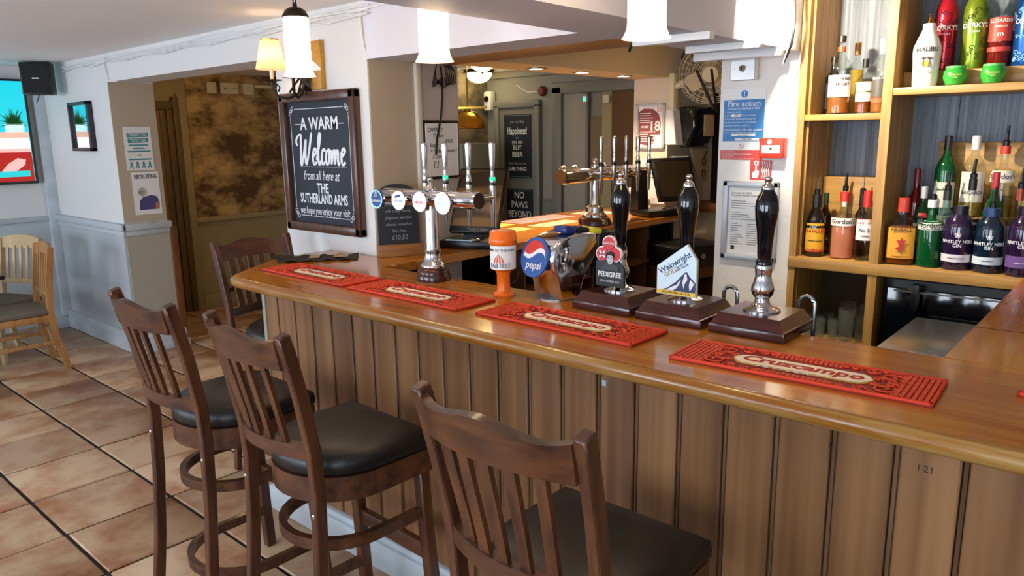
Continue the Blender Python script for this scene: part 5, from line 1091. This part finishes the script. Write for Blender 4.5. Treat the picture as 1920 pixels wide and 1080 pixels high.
bottle('dark teal gin bottle with white lettering, right of the purple bottle', 'smooth', -.546, 3.68, Z0, .056, .272, gBlueGreen, None, cap=('#1f3a66', .88), labels=((.13, .25, '#cfdce6', 85),), texts=(('WHITLEY NEILL\nGIN', .0195, .42, '#e8eef2'), ('BLACKBERRY', .007, .19, '#20406a'), ('❀', .03, .56, '#dfe8ee')), pour='black')
bottle('clear gin bottle with red collar and tall black pourer, back row', 'shoulder', -.553, 3.876, ZS, .046, .310, GLASSC, Lclear, .3, cap=('#c03a26', .90), labels=((.50, .66, G, 80),), texts=(("Gordon's", .029, .58, '#22262b'),), pour='black')
bottle('lemon gin bottle with yellow collar and black pourer, back row right', 'shoulder', -.448, 3.876, ZS, .047, .255, GLASSC, Lyellow, .45, cap=('#e0cf2a', .86), labels=((.44, .60, G, 80),), texts=(("Gordon's", .030, .52, '#22262b'),), pour='black')
bottle('clear bottle with round silver label behind the right purple bottle', 'round', -.468, 3.777, Z0, .039, .35, GLASSC, Lclear, .4, cap=('#8d3a2a', .86), labels=((.14, .55, '#a7acb0', 60),), pour='black')
bottle('purple gin bottle with purple band, cut by the right picture edge', 'smooth', -.424, 3.655, Z0, .054, .285, gPurple, None, cap=('#1b1020', .88), labels=((.13, .30, '#6a4a8a', 85),), texts=(('WHITLEY NEILL\nGIN', .0195, .46, '#e8e4ee'), ('PARMA VIOLET', .007, .2, '#e8e4ee')))
gu = 'bottles on the upper left shelf'
bottle('tall whiskey liqueur bottle with white label, front of the upper left shelf', 'round', -1.210, 3.69, Z1, .050, .35, GLASSC, Lwhisky, .30, cap=('#22160c', .93), labels=((.22, .50, '#e2e2e2', 70), (.80, .86, '#b5461d', 179)), texts=(('SOUTHERN', .019, .45, '#26262a'), ('COMFORT', .019, .38, '#26262a')), grp=gu)
bottle('short black bottle at the left of the upper left shelf', 'slim', -1.275, 3.80, Z1, .036, .27, gBlack, None, cap=('#111111', .86), labels=((.1, .55, '#2b2b36', 60),), grp=gu)
bottle('slim amber bottle behind the whiskey liqueur', 'slim', -1.185, 3.84, Z1, .032, .33, GLASSC, Lyellow, .62, cap=('#8a5a1a', .84), grp=gu)
bottle('squat amber liqueur bottle with square black cap', 'flask', -1.115, 3.74, Z1, .039, .245, GLASSC, Lamber, .45, cap=('#1c1917', .86), labels=((.22, .58, '#ddd3bf', 60),), texts=(('DISARONNO', .012, .40, '#26262a'),), grp=gu)
bottle('clear rum bottle with dark and orange label beside the divider', 'round', -1.037, 3.71, Z1, .037, .325, GLASSC, Lwhisky, .22, cap=('#e0d8c2', .80), labels=((.20, .50, '#4d4a46', 65), (.14, .22, '#b8542a', 65)), texts=(('Captain Morgan', .012, .47, '#e8e4da'),), grp=gu)
bottle('pale bottle with blue neck band hidden beside the divider', 'slim', -1.03, 3.83, Z1, .030, .34, GLASSC, Lclear, .5, cap=('#c7ced6', .8), grp=gu)
gr = 'bottles on the upper right shelf'
MALI = M('white_bottle', '#e2ddd4', .3, coat=.3)
o = bottle('white coconut rum bottle with palm print and brass topped pourer', 'malibu', -.852, 3.68, Z2, .055, .262, MALI, None, cap=('#e2ddd4', .97), texts=(('MALIBU', .026, .58, '#26221f'), ('COCONUT', .010, .24, '#8a8580')), grp=gr)
MB().disc((-.002, -.0515, .095), .014, 'y', .002).build('sun_print', M('sun_orange', '#e2982f', .5), o)
for x in (-.012, .010):
    MB().box(x-.001, x+.001, -.0545, -.052, .080, .115).build('palm_trunk', INK, o, 0)
    for a in (-60, -20, 20, 60, 110, -110): MB().tube([(x, -.0545, .115), (x+.014*math.sin(R(a)), -.0545, .115+.008*math.cos(R(a)))], .0012, 4).build('palm_leaf', M('palm_green', '#3a3a1c', .6), o)
MB().lathe([(.010, .26), (.008, .285), (.004, .29)], 12).build('stopper', BRASS, o); MB().tube([(-.006, 0, .298), (.006, 0, .298)], .002, 5).build('stopper_bar', BRASS, o); MB().tube([(0, 0, .288), (0, 0, .312)], .002, 5).build('stopper_pin', BRASS, o)
def swirls(o, r, h, col):
    mt = M('swirl_'+col[1:], col, .4); b = MB()
    for k in range(30):
        a0 = R(random.uniform(-75, 75)); z0 = h*random.choice((random.uniform(.06, .36), random.uniform(.54, .68))); s = random.uniform(.008, .013)
        b.tube([(math.sin(a0+s*(1-q/9)*math.cos(q*.9)/r)*(r+.0006), -math.cos(a0+s*(1-q/9)*math.cos(q*.9)/r)*(r+.0006), z0+s*(1-q/9)*math.sin(q*.9)) for q in range(8)], .0019, 4)
    b.build('swirl_print', mt, o)['kind'] = 'stuff'
for x, r, c1, sw, nm, y in ((-.815, .044, '#b51f2e', '#5a1030', 'red', 3.80), (-.704, .0465, '#7d9428', '#3d4a14', 'lime green', 3.80), (-.514, .046, '#134f96', '#8fc0ea', 'blue', 3.80)):
    o = bottle(nm+' foil printed shot bottle on the upper right step', 'smooth', x, y, 1.945, r, .35, M('foil_'+nm.split()[0], c1, .22, .55), None, cap=(c1, .9), texts=(("CORKY'S", .028, .50, '#eeeeea'), ('VODKA', .011, .43, '#eeeeea')), grp=gr); swirls(o, r, .35, sw)
bottle('clear bottle of bright red sambuca with red label on the upper step', 'round', -.609, 3.80, 1.945, .043, .37, GLASSC, Lred, .32, cap=('#b8b8b4', .88), labels=((.28, .54, '#c0392b', 75), (.17, .22, '#c0392b', 75)), texts=(('LUXARDO', .019, .50, '#f0e6da'), ('SAMBUCA', .010, .44, '#f0e6da'), ('m', .03, .36, '#f0e6da')), grp=gr)
bottle('clear vermouth bottle behind the red sambuca', 'round', -.56, 3.915, 1.945, .034, .38, GLASSC, Lclear, .6, cap=('#d8d8d4', .88), labels=((.4, .6, '#d9d5cc', 50),), texts=(('MARTINI', .018, .5, '#26262a'),), grp=gr)
LQG = M('green_jelly', '#2f9a35', .18, coat=.4)
for x, lab in ((-.738, 'small round green shot jar beside the white rum bottle'), (-.601, 'small round green shot jar below the red sambuca bottle')):
    bottle(lab, 'jar', x, 3.685, Z2, .046, .080, LQG, None, cap=('#57b85a', .93), texts=(('cactus jack', .011, .55, '#d9d24a'), ('shots', .008, .38, '#d9d24a')), grp='green shot jars', name='shot_jar')

flush_texts()
